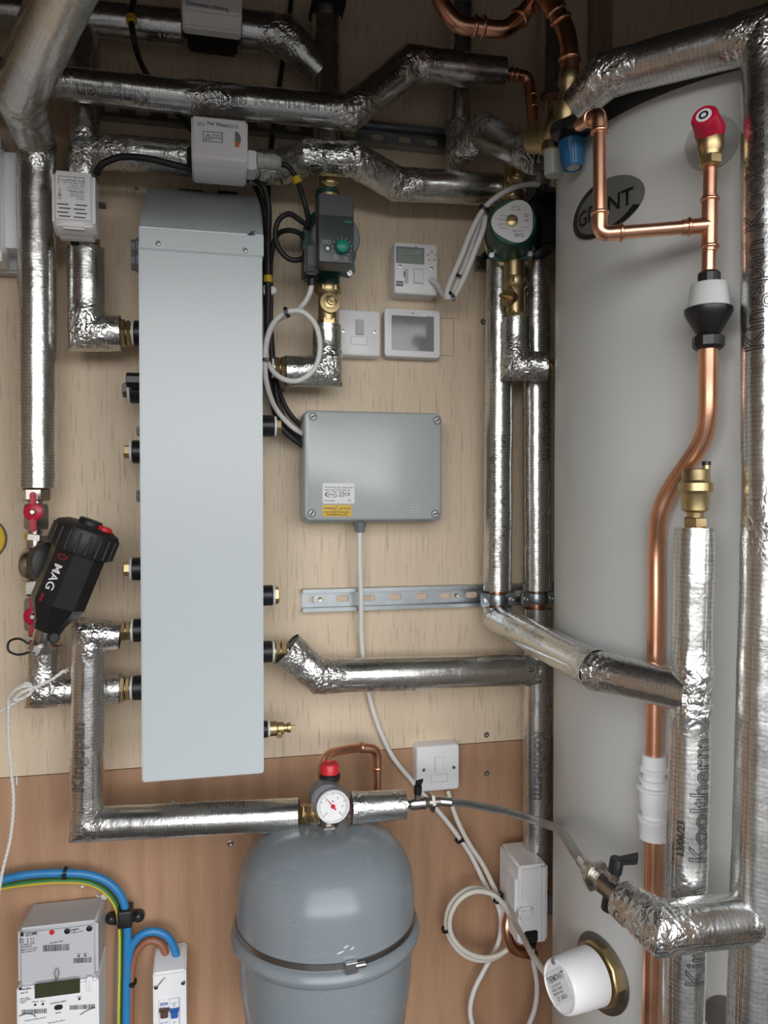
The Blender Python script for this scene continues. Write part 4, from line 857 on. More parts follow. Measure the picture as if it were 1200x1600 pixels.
# ---------------------------------------------------------------- pumps
pu = thing('circulation_pump', 'grey faced pump with teal knob on a green body, right of the white cabinet', 'pump', P(512, 470, .08))
ax_ = P(513, 372, .08)
def gat(x, y): q = P(x, y, .08); return q
m = MB(); m.lathe(V((ax_.x, -.045, ax_.z)), (0, -1, 0), [(0, 0), (.040, 0), (.046, .006), (.046, .052), (.040, .058), (0, .058)], 32); m.build('volute', 'green', pu)
m = MB(); m.cyl(P(512, 448, .08), P(512, 300, .08), .021, 24); m.build('flow_tube', 'green', pu)
m = MB(); b0 = P(514, 392, .10)
fl = []
for k in range(28):
    w = 2*pi*k/28; r = .046+.013*max(0, math.cos(4*(w-pi/4)))**2; fl.append(V((b0.x+r*math.cos(w), -.098, b0.z+r*math.sin(w))))
m.prism(fl, (0, -.012, 0), .001); m.build('flange', 'green', pu)
for x, y in ((481, 357), (546, 427), (482, 426), (546, 357)):
    p = P(x, y, .113); m = MB(); m.lathe(p+V((0, .004, 0)), (0, -1, 0), [(0, 0), (.0048, 0), (.0048, .006), (.0026, .006), (.0026, .0035), (0, .0035)], 16); m.build('cap_screw', 'steel', pu)
m = MB(); c = P(525, 370, .15); m.lathe(V((c.x, -.108, c.z)), (0, -1, 0), [(0, 0), (.0405, 0), (.0405, .040), (.038, .043), (0, .043)], 48); m.build('motor_can', 'mgrey', pu)
m = MB(); m.rrect(498, 303, 553, 411, .145, .19, .003, .003); m.build('control_box', 'dgrey', pu)
m = MB(); m.rrect(498.5, 337, 552.5, 410, .18, .1915, .003, .0008); cp_ = m.build('control_panel', 'dgrey2', pu)
m = MB(); m.text('wilo', 544, 346, .1915, 5, -2, maxw=13); m.build('lettering', 'dial', cp_, ang=180)
m = MB(); p = P(534, 387, .1915); s_ = mpp(p); m.lathe(p, (0, -1, 0), [(0, 0), (11*s_, 0), (11*s_, .006), (9.5*s_, .011), (5*s_, .013), (0, .0135)], 28); m.build('speed_knob', 'dial', pu)
m = MB(); m.disc(512, 388, .19, .1922, 5.2); rb_ = m.build('button_ring', 'black', cp_); m = MB(); m.disc(512, 388, .19, .1932, 3, .0005); m.build('button', 'white', rb_)
m = MB()
for k in range(11): w = math.radians(225-27*k); m.disc(534+15*math.cos(w), 387-15.5*math.sin(w), .1905, .1919, .8, 0, 6)
for x, y in ((507, 378), (514, 378), (525, 402), (541, 404)):
    for a in ((x-2.6, y-2.6, x+2.6, y-2), (x-2.6, y+2, x+2.6, y+2.6), (x-2.6, y-2.6, x-2, y+2.6), (x+2, y-2.6, x+2.6, y+2.6)): m.pbox(*a, .1905, .1918)
m.build('panel_marks', 'lgrey', cp_)
m = MB(); m.pbox(476, 382, 499, 428, .10, .155, .004); pg = m.build('plug', 'black', pu)
m = MB(); m.pbox(481, 383, 494, 416, .15, .158, .002); m.build('plug_ridge', 'dgrey', pg)
m = MB(); m.lathe(P(487, 424, .13), (0, 0, -1), [(0, 0), (.0105, 0), (.0105, .012), (.0075, .013), (.0075, .024), (0, .024)], 16); m.build('plug_boot', 'black', pg)
def pump_valve(label, cx, ytop, yb, d, sx, sy, sdir, rpx, top=False, group=None):
    # union ring, gate body with spindle, lower nut
    T = thing('isolating_valve', label, 'valve', P(cx, yb, d), group); a, b = P(cx, ytop, d), P(cx, yb, d); s = mpp(a); L = (b-a).length; ax = (b-a).normalized(); r = rpx*s
    m = MB(); m.lathe(a, ax, [(0, 0), (r*1.25, 0), (r*1.3, L*.03), (r*1.3, L*.20), (r*1.1, L*.26), (r*.95, L*.3), (r*.95, L*.86), (0, L*.86)], 24); m.build('body', 'brass', T)
    nut(T, a+ax*L*.04, a+ax*L*.18, r*1.36, name='union_ring'); nut(T, a+ax*L*.80, b, r*1.0)
    c = a+ax*L*.52; u = V(sdir).normalized()
    m = MB(); m.lathe(c, u, [(0, 0), (r*.85, 0), (r*.85, r*1.1), (r*.98, r*1.12), (r*.98, r*1.32), (r*.62, r*1.34), (r*.62, r*1.5), (r*.36, r*1.52), (r*.36, r*1.9), (r*.24, r*1.92), (r*.24, r*2.25), (0, r*2.25)], 20); S_ = m.build('spindle', 'brass', T)
    nut(S_, c+u*r*1.33, c+u*r*1.56, r*.66, name='gland_nut')
    return T
pump_valve('brass isolating valve under the grey pump', 512, 446, 511, .08, 0, 0, (.05, -1, .1), 16)
pump_valve('brass isolating valve above the grey pump, half hidden by crumpled foil', 513, 318, 262, .08, 0, 0, (.0, -1, .15), 15)
pq = thing('circulation_pump', 'green pump with white heart-shaped plate and brass centre plug, left of the cylinder', 'pump', P(803, 440, .11))
bx = P(799, 372, .11); mdir = V((-.34, -1, 0)).normalized(); b0 = V((bx.x, -.105, bx.z))
m = MB(); m.lathe(b0+mdir*-.012, mdir, [(0, 0), (.045, 0), (.048, .004), (.048, .018), (0, .018)], 32); m.build('volute', 'brass', pq)
m = MB(); m.cyl(P(803, 450, .11), P(803, 300, .11), .018, 24); m.build('flow_tube', 'brass', pq)
e1, e2 = frame(mdir); fl = []
for k in range(32):
    w = 2*pi*k/32; r = .045+.010*max(0, math.cos(2*w))**2 if 0 else .045+.009*max(0, math.cos(4*(w-pi/4)/1))**2
    fl.append(b0+mdir*.004+(e1*math.cos(w)+e2*math.sin(w))*r)
m = MB(); m.prism(fl, mdir*.012, .001); m.build('flange', 'green', pq)
for k in range(4):
    w = pi/4+k*pi/2; q = b0+mdir*.014+(e1*math.cos(w)+e2*math.sin(w))*.0475
    m = MB(); m.lathe(q, mdir, [(0, 0), (.0045, 0), (.0045, .006), (.0022, .006), (.0022, .003), (0, .003)], 14); m.build('cap_screw', 'steel', pq)
m = MB(); m.lathe(b0+mdir*.010, mdir, [(0, 0), (.0435, 0), (.0425, .028), (.0405, .072), (.039, .076), (.037, .078), (0, .078)], 48); m.build('motor_body', 'green', pq)
fc = b0+mdir*.0882; pts = []
fu = V((0, 0, 1)); fr = mdir.cross(fu).normalized()
if fr.x < 0: fr = -fr
for k in range(48):
    w = 2*pi*k/48; r = .0345*(1+.09*math.cos(3*(w-pi))); pts.append(fc+(fr*math.cos(w)+fu*math.sin(w))*r+fr*.001)
m = MB(); m.prism(pts, mdir*.0006, .0002, 1); np_ = m.build('name_plate', 'paper', pq)
m = MB(); m.lathe(fc-fr*.002+fu*.001, mdir, [(0, 0), (.0098, 0), (.0098, .003), (.0085, .0038), (0, .0038)], 28); pgc = m.build('centre_plug', 'brass', pq)
m = MB(); q = fc-fr*.002+fu*.001+mdir*.0038; m.prism([q-fr*.0085-fu*.0006, q+fr*.0085-fu*.0006, q+fr*.0085+fu*.0006, q-fr*.0085+fu*.0006], mdir*.0002); m.build('plug_slot', 'hole', pgc)
m = MB()
def on_plate(s, u, v, h, mw, rot=0):
    vs, fs, w = glyphs(s); k = min(h/.72, mw/max(w, .1)); c, sn = math.cos(math.radians(rot)), math.sin(math.radians(rot)); o = []
    for p in vs:
        x = (p.x-w/2)*k; z = (p.y-.36)*h/.72; o.append(fc+mdir*.0009+fr*(u+x*c-z*sn)+fu*(v+x*sn+z*c))
    m.add(o, fs)
on_plate('DAB', .010, -.0235, .0058, .016, 174)
for i, (s, u, v, w) in enumerate((('D.A.B. PUMPS', .008, -.0165, .024), ('PN 10  Tmax 110', -.016, -.011, .014), ('VA 65/180', -.019, -.004, .011), ('230V 50Hz', -.019, .004, .012), ('55 W 0.25 A', -.016, .010, .013), ('Made in Italy', .004, .019, .016), ('class F IP44', .004, .024, .013), ('H 6 m  Q 3', .019, -.011, .014))): on_plate(s, u, v, .0024, w, 178)
on_plate('CE', .022, .009, .006, .007, 174); on_plate('EAC', .022, 0, .004, .006, 174)
m.build('plate_lettering', 'gink', np_, ang=180)
m = MB(); a = P(845, 350, .12); m.box((a.x-.014, -.160, a.z-.05), (a.x+.028, -.09, a.z+.052), .004); m.build('terminal_box', 'black', pq)
m = MB(); m.cyl(P(846, 310, .15), P(846, 290, .15), .011, 14, .001); m.build('cable_gland', 'black', pq)
pump_valve('brass isolating valve under the green pump with its spindle facing left', 805, 434, 500, .11, 0, 0, (-.9, -.42, .05), 14.5)
pump_valve('brass isolating valve above the green pump in the shadow', 801, 312, 255, .11, 0, 0, (-.1, -1, .1), 13)
# elbow to the cylinder
pipe_union('brass union between the foil elbow under the green pump and the cylinder', P(855, 572, .13), V((CC.x+CR*math.cos(math.atan2(P(855, 572, .13).y-CC.y, -1.0*(CC.x-P(855, 572, .13).x)))-.0, P(855, 572, .13).y, P(855, 572, .13).z))+V((.004, 0, 0)), .0135)

# ---------------------------------------------------------------- mixing valve with blue cap
mv = thing('mixing_valve', 'brass inlet valve with white cup and blue knob, left of the cylinder top', 'valve', Q(864, 240, 1.12)); s_ = mpp(Q(880, 200, 1.12))
def lq(name, mat, x, y, z, ax, prof, seg=24, par=None):
    m = MB(); m.lathe(Q(x, y, z), ax, [(r*s_, t*s_) for r, t in prof], seg); return m.build(name, mat, par or mv)
lq('upper_body', 'brass', 890, 112, 1.12, (-.10, 0, -1), [(0, 0), (15, 0), (16, 4), (16, 22), (13, 26), (13, 44), (19, 50), (19, 74), (15, 82), (15, 98), (0, 98)])
lq('side_neck', 'brass', 862, 158, 1.16, (.05, -.1, -1), [(0, 0), (10, 0), (12, 12), (12, 28), (16, 34), (16, 46), (0, 46)])
lq('body', 'brass', 866, 186, 1.13, (-.04, 0, -1), [(0, 0), (14, 0), (20, 8), (22, 20), (21, 34), (18, 38), (19, 52), (0, 54)])
m = MB(); m.cyl(Q(866, 214, 1.14), Q(834, 216, 1.18), 25*s_, 28, .003); m.build('union_collar', 'brass', mv)
lq('white_cup', 'frost', 864, 236, 1.13, (0, 0, -1), [(0, 0), (15, 0), (14, 4), (13.5, 36), (12, 39), (0, 39)], 28)
m = MB(); m.cyl(Q(872, 206, 1.10), Q(926, 184, 1.0), 15*s_, 20, .002); m.build('black_arm', 'black', mv)
kq = Q(891, 205, 1.06); kd = V((.03, -.12, -1)).normalized(); s_ = mpp(kq)
m = MB(); m.lathe(kq, kd, [(0, 0), (17*s_, 0), (19*s_, 12*s_), (19*s_, 20*s_), (0, 20*s_)], 24); m.build('black_collar', 'black', mv)
m = MB(); m.lathe(kq, kd, [(r*s_, t*s_) for r, t in [(0, 18), (20, 18), (20, 22), (19, 24), (15.4, 58), (13.4, 61), (12.5, 59), (0, 59)]], 40); kb = m.build('blue_knob', 'bluecap', mv)
e1, e2 = frame(kd)
for k in range(24):
    w = 2*pi*k/24; u = e1*math.cos(w)+e2*math.sin(w); m = MB(); m.cyl(kq+kd*26*s_+u*18.9*s_, kq+kd*56*s_+u*15.7*s_, .6*s_, 6); m.build('grip_rib', 'bluecap', kb)
m = MB(); m.lathe(kq+kd*59*s_, kd, [(0, 0), (10*s_, 0), (10*s_, .6*s_), (0, .6*s_)], 24); m.build('knob_emblem', 'lgrey', kb)
fcq = thing('foam_collar', 'pink foam collar under the shadowed vertical foil pipe above the brass valve', 'foam collar', P(862, 156, .06))
m = MB(); m.lathe(P(862, 148, .06), (0, 0, -1), [(.008, 0), (.016, -.001), (.0185, .004), (.013, .014), (.008, .014)], 24); m.build('ring', 'pink', fcq)

# ---------------------------------------------------------------- magnetic filter and the lever valves on the left drop
A, B = P(60, 1016, .165), P(142, 817, .165); axm = (B-A).normalized(); L = (B-A).length
def ft(py): return (1016-py)/199*L
mf = thing('magnetic_filter', 'black octagonal magnetic filter tilted to the right, lettered MAG', 'magnetic filter', A)
rb = .0405
m = MB(); m.lathe(A, axm, [(0, ft(985)), (.021, ft(985)), (.024, ft(972)), (.037, ft(950)), (rb, ft(942)), (rb, ft(850)), (0, ft(850))], 8, Matrix.Rotation(pi/8, 3, axm) @ V((0, -1, 0))); m.build('body', 'black', mf, ang=20)
m = MB(); m.lathe(A, axm, [(0, ft(862)), (.047, ft(862)), (.049, ft(858)), (.049, ft(832)), (.0465, ft(826)), (.040, ft(823)), (.034, ft(820)), (0, ft(820))], 40); cpn = m.build('cap', 'rubber', mf)
e1, e2 = frame(axm, (0, -1, 0))
m = MB()
for k in range(20):
    w = 2*pi*k/20; u = e1*math.cos(w)+e2*math.sin(w); m.cyl(A+axm*ft(860)+u*.0487, A+axm*ft(831)+u*.0487, .0022, 8)
m.build('grip_ribs', 'rubber', cpn)
q = A+axm*ft(822); m = MB(); m.cyl(q-V((0, 0, 0)), q+axm*.010, .018, 24, .002); m.build('cap_hub', 'rubber', cpn)
m = MB(); q = A+axm*ft(822)+e2*.024*(1 if (e2.x > 0) else -1)-V((0, .012, 0)); m.cyl(q, q+axm*.008, .011, 20, .002); m.build('red_button', 'red', cpn)
# lettering runs down the facet nearest the room
fx = -axm; fo_ = V((0, -1, 0)); fo_ = (fo_-axm*fo_.dot(axm)).normalized()
fn_ = min((Matrix.Rotation(a_, 3, axm) @ fo_ for a_ in (pi/8, -pi/8)), key=lambda v: v.x); fy = fn_.cross(fx).normalized()
fo = fn_*(rb*math.cos(pi/8)+.0006); m = MB()
def face_text(mb, s, py, h, v0, mw):
    vs, fs, w = glyphs(s); k = min(h/.72, mw/max(w, .1)); o = A+axm*ft(py)
    mb.add([o+fo+fx*p.x*k+fy*((p.y-.36)*h/.72+v0) for p in vs], fs)
face_text(m, 'MAG', 884, .0135, 0, .052); m.build('lettering', 'paper', mf, ang=180)
m = MB(); face_text(m, 'one', 930, .006, -.005, .016); m.build('small_lettering', 'crimson', mf, ang=180)
m = MB(); o = A+axm*ft(873)+fo; n = 24; vs, fs = [], []
for i in range(n+1):
    w = 2*pi*i/n
    for r in (.0075, .0062): vs.append(o+fx*.55*r*math.cos(w)+fy*r*math.sin(w))
for i in range(n): fs.append((2*i, 2*i+1, 2*i+3, 2*i+2))
m.add(vs, fs); m.build('emblem', 'crimson', mf, ang=180)
m = MB(); m.lathe(A, axm, [(0, ft(1008)), (.013, ft(1008)), (.0145, ft(1000)), (.0165, ft(996)), (.0165, ft(978)), (0, ft(978))], 20); dvv = m.build('drain_stub', 'nickel', mf)
m = MB(); m.lathe(A, axm, [(0, ft(1022)), (.007, ft(1022)), (.007, ft(1017)), (.019, ft(1016)), (.019, ft(1007)), (0, ft(1007))], 12, (0, -1, 0)); m.build('wing_cap', 'steel', mf, ang=25)
q = P(82, 996, .185); m = MB(); m.cyl(q+V((-.004, .016, 0)), q+V((.003, -.003, 0)), .0085, 16, .002); m.build('drain_key', 'black', mf)
lp = [P(50, 1010, .175), P(30, 998, .17), P(14, 1003, .165), P(13, 1016, .165), P(28, 1023, .17), P(46, 1019, .175)]
m = MB(); m.tube(smooth_path(lp, .004), .0018, 8); m.build('cap_strap', 'rubber', mf)
m = MB(); c0 = P(58, 880, .085); m.lathe(P(62, 880, .085), P(100, 880, .165)-P(62, 880, .085), [(0, 0), (.024, 0), (.024, .03), (.034, .034), (.034, .06), (.03, .062), (0, .062)], 32); m.build('swivel_collar', 'rubber', mf)
m = MB(); q = P(60, 882, .085); m.lathe(q-V((.018, 0, 0)), (1, -.25, 0), [(0, 0), (.026, 0), (.028, .004), (.028, .016), (.025, .02), (0, .02)], 36); m.build('knurled_ring', 'nickel', mf)
def red_valve(label, y0, y1, yc, group):
    T = thing('lever_valve', label, 'valve', P(57, y1, .078), group); a, b = P(56, y0, .078), P(55, y1, .078); s = mpp(a); Lv = (b-a).length
    m = MB(); m.cyl(a, b, 12*s, 20); m.build('core', 'nickel', T)
    nut(T, a, a+V((0, 0, -Lv*.24)), 21*s, 'nickel'); nut(T, a+V((0, 0, -Lv*.30)), a+V((0, 0, -Lv*.78)), 20*s, 'nickel', 'body', (.3, 1, 0)); nut(T, a+V((0, 0, -Lv*.86)), b, 17*s, 'nickel')
    c = P(53, yc, .078); h = P(52, yc, .125)
    m = MB(); m.cyl(V((h.x, -.08, h.z)), h, 6*s, 16); m.build('stem', 'nickel', T)
    m = MB(); m.lathe(h+V((0, .006, 0)), (0, -1, 0), [(0, 0), (14*s, 0), (14*s, .006), (11*s, .008), (0, .008)], 24); H = m.build('lever_hub', 'crimson', T)
    for sg_ in (1, -1):
        m = MB(); m.box((h.x-4.2*s, h.y-.006, h.z+sg_*10*s if sg_ > 0 else h.z-30*s), (h.x+4.2*s, h.y+.005, h.z+30*s if sg_ > 0 else h.z-10*s), .002); m.build('wing', 'crimson', H)
    m = MB(); m.lathe(h+V((0, -.001, 0)), (0, -1, 0), [(0, 0), (5*s, 0), (4.5*s, .004), (3*s, .006), (0, .006)], 16); m.build('lever_nut', 'steel', H)
    return T
red_valve('red winged lever valve under the far left riser', 763, 845, 800, 'red lever valves on the left drop')
red_valve('red winged lever valve behind the lower end of the black filter', 905, 1005, 963, 'red lever valves on the left drop')
m = MB(); m.cyl(P(56, 843, .078), P(56, 908, .078), .0155, 24); t_ = m.build('filter_tee', 'nickel', None); tag(t_, 'nickel pipe tee between the two red lever valves, behind the black filter', 'pipe fitting')

# ---------------------------------------------------------------- electricity meter and isolator
mt = thing('electricity_meter', 'grey and white smart electricity meter with a dark display, bottom left', 'meter', P(92, 1640, 0))
dm = .095; xa, xb = P(27, 1500, dm).x, P(153, 1500, dm).x; zt = P(90, 1446, dm).z; zb2 = P(90, 1412, .012).z
zmid = P(95, 1534, dm).z; zlo = P(90, 1660, dm).z
m = MB(); m.prism([V((xa, 0, zmid)), V((xa, -dm, zmid)), V((xa, -dm, zt)), V((xa, -.012, zb2)), V((xa, 0, zb2))], (xb-xa, 0, 0), .006, 3); m.build('upper_case', 'lgrey', mt)
m = MB(); m.prism([V((xa-.001, 0, zlo)), V((xa-.001, -dm-.004, zlo)), V((xa-.001, -dm-.004, zmid)), V((xa-.001, 0, zmid))], (xb-xa+.002, 0, 0), .003, 2); m.build('lower_case', 'white', mt)
d = dm+.0003; d2 = dm+.0045
m = MB(); m.disc(81, 1457, dm-.001, d+.0004, 3.9); m.build('red_dot', 'red', mt)
m = MB(); m.rrect(54, 1537, 125, 1555, d2-.001, d2+.0001, .001, .0001, 3) if 0 else m.pbox(54, 1534, 125, 1556, d2-.002, d2+.0005, .0003); m.build('display', 'lcd2', mt)
m = MB()
m.pbox(32, 1457, 37, 1463, d-.0005, d); m.text('EDMI', 49, 1459, d, 5.5, 3, maxw=19)
m.disc(105, 1455, d-.0005, d, 4.6); m.disc(139.5, 1451, d-.0005, d, 4.6)
m.text('ZigBee', 117, 1452, d, 3.2, 4, maxw=12); m.text('Certified product', 120, 1456, d, 2, 4, maxw=20)
m.text('UK', 34, 1468, d, 3.4); m.text('CA', 34, 1472, d, 3.4)
for i, (s, w) in enumerate((('CDIPEX-02-R2', 26), ('2023-08-09', 20), ('Made in Germany', 27), ('FW version: 5B', 25))): m.text(s, 33, 1477+i*3.8, d, 2.4, 3, 'l', maxw=w)
for a in ((42, 1467, 45, 1467.6), (43, 1467, 43.8, 1472), (42, 1472, 45, 1472.6), (48, 1466, 53, 1466.6), (48, 1471, 53, 1471.6), (48, 1466, 48.6, 1471.6), (52.5, 1466, 53, 1471.6)): m.pbox(*a, d-.0004, d)
m.text('P-PK04R 0 32D', 88, 1472, d, 2.4, 4, maxw=20)
rnd = random.Random(3)
def bars(x0, x1, y0, y1, dd):
    x = x0
    while x < x1:
        w = rnd.choice((.5, .8, 1.2)); yo = -(x-x0)*.05; m.pbox(x, y0+yo, min(x+w, x1), y1+yo, dd-.0004, dd); x += w+rnd.choice((.5, .9))
bars(67, 108, 1477, 1487, d); bars(115, 143, 1497, 1505, d)
m.disc(123, 1494, d-.0004, d, 1.6); m.disc(133, 1493, d-.0004, d, 1.6); m.text('WAN', 123, 1490.5, d, 1.8); m.text('HAN', 133, 1489.5, d, 1.8)
m.build('upper_print', 'ink', mt, ang=180)
m = MB()
m.text('KAIFA', 42, 1545, d2, 3.5, 3, maxw=15); m.text('MA120', 38, 1551, d2, 2.6, 3); m.pbox(30, 1543, 34, 1547, d2-.0004, d2)
for i, s in enumerate(('230V 50Hz', '0.25-5(100)A', 'Class B')): m.text(s, 31, 1561+i*3, d2, 2.2, 3, 'l', maxw=17)
m.disc(55, 1570, d2-.0004, d2, 1.9); m.disc(67, 1569, d2-.0004, d2, 1.9); m.disc(124, 1561, d2-.0004, d2, 1.9)
m.text('1000 imp', 55, 1565, d2, 1.9); m.text('kvarh', 67, 1564, d2, 1.9); m.text('supply', 124, 1557, d2, 1.9)
m.text('UKCA 0120 RGUA1/23/002016', 91, 1566, d2, 2.4, 3, maxw=24)
bars(34, 73, 1578, 1585, d2); bars(109, 148, 1571, 1578, d2); m.text('optical', 91, 1582, d2, 2.4)
m.text('Property of energy supplier', 55, 1592, d2, 2, 3, maxw=36); m.text('Type approval  Class II', 88, 1596, d2, 2, 3, maxw=54)
m.build('lower_print', 'ink', mt, ang=180)
m = MB(); m.rrect(134, 1527, 145, 1550, d2-.001, d2+.002, .0055, .001, 6); m.build('rocker_button', 'white', mt)
m = MB(); m.rrect(84.5, 1570.5, 98, 1578, d2-.001, d2+.0006, .004, .0002, 6); m.build('optical_port', 'hole', mt)
for pth in ([(88, 1513), (85, 1520), (87, 1528), (84, 1540)], [(90, 1513), (92, 1522), (89, 1530), (85, 1540)], [(125, 1586), (133, 1581), (143, 1576), (149, 1574)], [(30, 1588), (42, 1584), (53, 1586), (56, 1589)]):
    m = MB(); m.tube(smooth_path([P(x, y, d2+.002) for x, y in pth], .004), .0006, 6); m.build('seal_wire', 'dsteel', mt)
iso = thing('isolator_switch', 'narrow white isolator with one brown and one blue toggle', 'switch', P(268, 1660, 0))
di = .068; xa, xb = P(239, 1560, di).x, P(291, 1560, di).x; z1 = P(266, 1519, di).z; z2 = P(270, 1488, .03).z
m = MB(); m.prism([V((xa, 0, P(266, 1680, di).z)), V((xa, -di, P(266, 1680, di).z)), V((xa, -di, z1)), V((xa, -.03, z2)), V((xa, 0, z2))], (xb-xa, 0, 0), .003, 2); m.build('enclosure', 'white', iso)
m = MB(); m.pbox(248, 1560, 282, 1680, di-.002, di+.0006, .0003); md = m.build('module_window', 'lgrey', iso)
for x0, x1, mat in ((249, 264.5, 'white'), (265.5, 279, 'white')):
    m = MB(); m.pbox(x0, 1561, x1, 1680, di-.002, di+.002, .0005); m.build('module', mat, md)
for x0, x1, mat in ((248.5, 264.5, 'dbrown'), (265, 280, 'dblue')):
    m = MB(); m.pbox(x0, 1577, x1, 1582, di, di+.006, .0006); mt_ = m.build('toggle_bar', mat, iso)
    m = MB(); m.pbox(x0+2, 1581, x1-2, 1592, di, di+.009, .001); m.build('toggle', mat, mt_)
m = MB(); m.pbox(250.5, 1567, 262, 1571, di+.001, di+.0023); q_ = m.build('blue_maker_label', 'dblue', md)
m = MB(); m.text('LEWDEN', 256, 1569, di+.0023, 2.4, 3, maxw=9); m.build('lettering', 'white', q_, ang=180)
m = MB(); m.text('EB2100', 253.5, 1574, di+.002, 2.2, 3, maxw=8); m.text('Isolator', 272, 1567, di+.002, 2.2, 3, maxw=11); m.text('2P', 272, 1571, di+.002, 3); m.text('off', 272, 1597, di+.002, 2.4); m.text('100A 230V', 256, 1598, di+.002, 2.4, maxw=12); m.build('print', 'dblue', md, ang=180)
for x, y in ((244, 1543), (286, 1536)): screw(iso, x, y, di, 3.6, slot=0)
m = MB(); m.tube(smooth_path([P(247, 1540, di+.002), P(252, 1534, di+.004), P(258, 1528, di+.003)], .003), .0008, 6); m.build('seal_wire', 'dsteel', iso)
# ---------------------------------------------------------------- rails and pipe clamps
def rail(label, x0, x1, y0a, y0b, hpx, holes, loose_end=False):
    a, b = P(x0, y0a, .0), P(x1, y0b, .0); zc_ = P((x0+x1)/2, (y0a+y0b)/2, .0215).z; h = .0205; xa, xb = a.x, b.x
    T = thing('steel_rail', label, 'mounting rail', V((xa, 0, zc_)))
    n = int((xb-xa)/.050); pw = (xb-xa)/n; poly = bmesh.new()   # slotted web
    m = MB(); sl, sh = .0125, .0062
    for i in range(n):
        cx = xa+pw*(i+.5); ring = []
        for k in range(24):
            w = 2*pi*k/24; ring.append((cx+(sl-sh)*(1 if math.cos(w) > 0 else -1)+sh*math.cos(w), zc_+sh*math.sin(w)))
        out = []
        for k in range(24):
            w = 2*pi*(k)/24; c, s = math.cos(w), math.sin(w); t = min((pw/2)/max(abs(c), 1e-6), h/max(abs(s), 1e-6)); out.append((cx+c*t, zc_+s*t))
        # snap to corners
        for q in range(4):
            w = math.atan2((1, 1, -1, -1)[q]*h, (1, -1, -1, 1)[q]*pw/2) % (2*pi); k = round(w/(2*pi)*24) % 24; out[k] = (cx+(1, -1, -1, 1)[q]*pw/2, zc_+(1, 1, -1, -1)[q]*h)
        for y in (-.0035, -.0015):
            vs = [V((p[0], y, p[1])) for p in out]+[V((p[0], y, p[1])) for p in ring]; fs = [(k, (k+1) % 24, 24+(k+1) % 24, 24+k) for k in range(24)]; m.add(vs, fs if y < -.003 else [f[::-1] for f in fs])
    m.build('slotted_web', 'zinc', T); poly.free()
    for s in (1, -1):
        m = MB(); z = zc_+s*h
        pr = [(-.0015, 0), (-.0215, 0), (-.0215, -s*.0065), (-.0150, -s*.0065), (-.0150, -s*.0048), (-.0198, -s*.0048), (-.0198, -s*.0018), (-.0015, -s*.0018)]
        m.prism([V((xa, y, z+q)) for y, q in pr], (xb-xa, 0, 0)); m.build('rail_lip', 'zinc', T)
    for x in holes:
        p = P(x, 0, .0); q = V((P(x, (y0a+y0b)/2, .0035).x, -.0035, zc_)); m = MB(); m.lathe(q, (0, -1, 0), [(0, 0), (.0125, 0), (.0125, .0014), (0, .0014)], 28); W_ = m.build('washer', 'zinc', T)
        m = MB(); m.lathe(q-V((0, .0014, 0)), (0, -1, 0), [(0, 0), (.0042, 0), (.0036, .001), (.0012, .0006), (0, .0002)], 16); m.build('screw_head', 'brass', W_)
    return T, zc_
RL, zr1 = rail('slotted zinc rail crossing the board behind the white cable, mid height', 471, 868, 936, 931, 36, (500, 713))
RU, zr2 = rail('slotted steel rail behind the upper foil pipes, in shadow', 150, 735, 168, 214, 36, ())
def clamp(label, cx, py, d, r, z, wide=30, group='pipe clamps on the rails'):
    c = P(cx, py, d); c = V((c.x, c.y, z)); T = thing('pipe_clamp', label, 'pipe clamp', V((c.x, 0, z)), group); hw = wide/2
    m = MB(); m.lathe(c-V((0, 0, .010)), (0, 0, 1), [(r-.002, 0), (r+.001, 0), (r+.0024, .004), (r+.0024, .016), (r+.001, .020), (r-.002, .020)], 32); m.build('collar', 'zinc', T)
    for s in (1, -1):
        q = c+V((s*(r+.0065), -.006, 0)); m = MB(); m.box(q-V((.0085, .003, .012)), q+V((.0085, .006, .012)), .0015); lg = m.build('lug', 'zinc', T)
        m = MB(); m.lathe(q-V((0, .003, 0)), (0, -1, 0), [(0, 0), (.0048, 0), (.0044, .0026), (.002, .003), (.002, .0015), (0, .0015)], 16); m.build('clamp_screw', 'steel', lg)
    m = MB(); m.cyl(V((c.x, -.004, z)), V((c.x, c.y+r, z)), .0042, 12); m.build('stud', 'zinc', T)
clamp('zinc pipe clamp on the mid-height rail, round the left of the two risers', 777, 935, .072, .0185, zr1)
clamp('zinc pipe clamp on the mid-height rail, round the right riser beside the cylinder', 839, 935, .072, .0185, zr1)
clamp('zinc pipe clamp in shadow at the right end of the upper rail', 719, 212, .062, .015, zr2)
cl_ = thing('pipe_clamp', 'small zinc clip with screw on the board left of the green pump', 'pipe clamp', P(755, 410, 0))
m = MB(); m.pbox(744, 400, 764, 422, 0, .012, .001); m.build('lug', 'zinc', cl_); screw(cl_, 750, 410, .012, 4); m = MB(); m.pbox(757, 391, 763, 404, .01, .03, .003); m.build('black_insert', 'rubber', cl_)

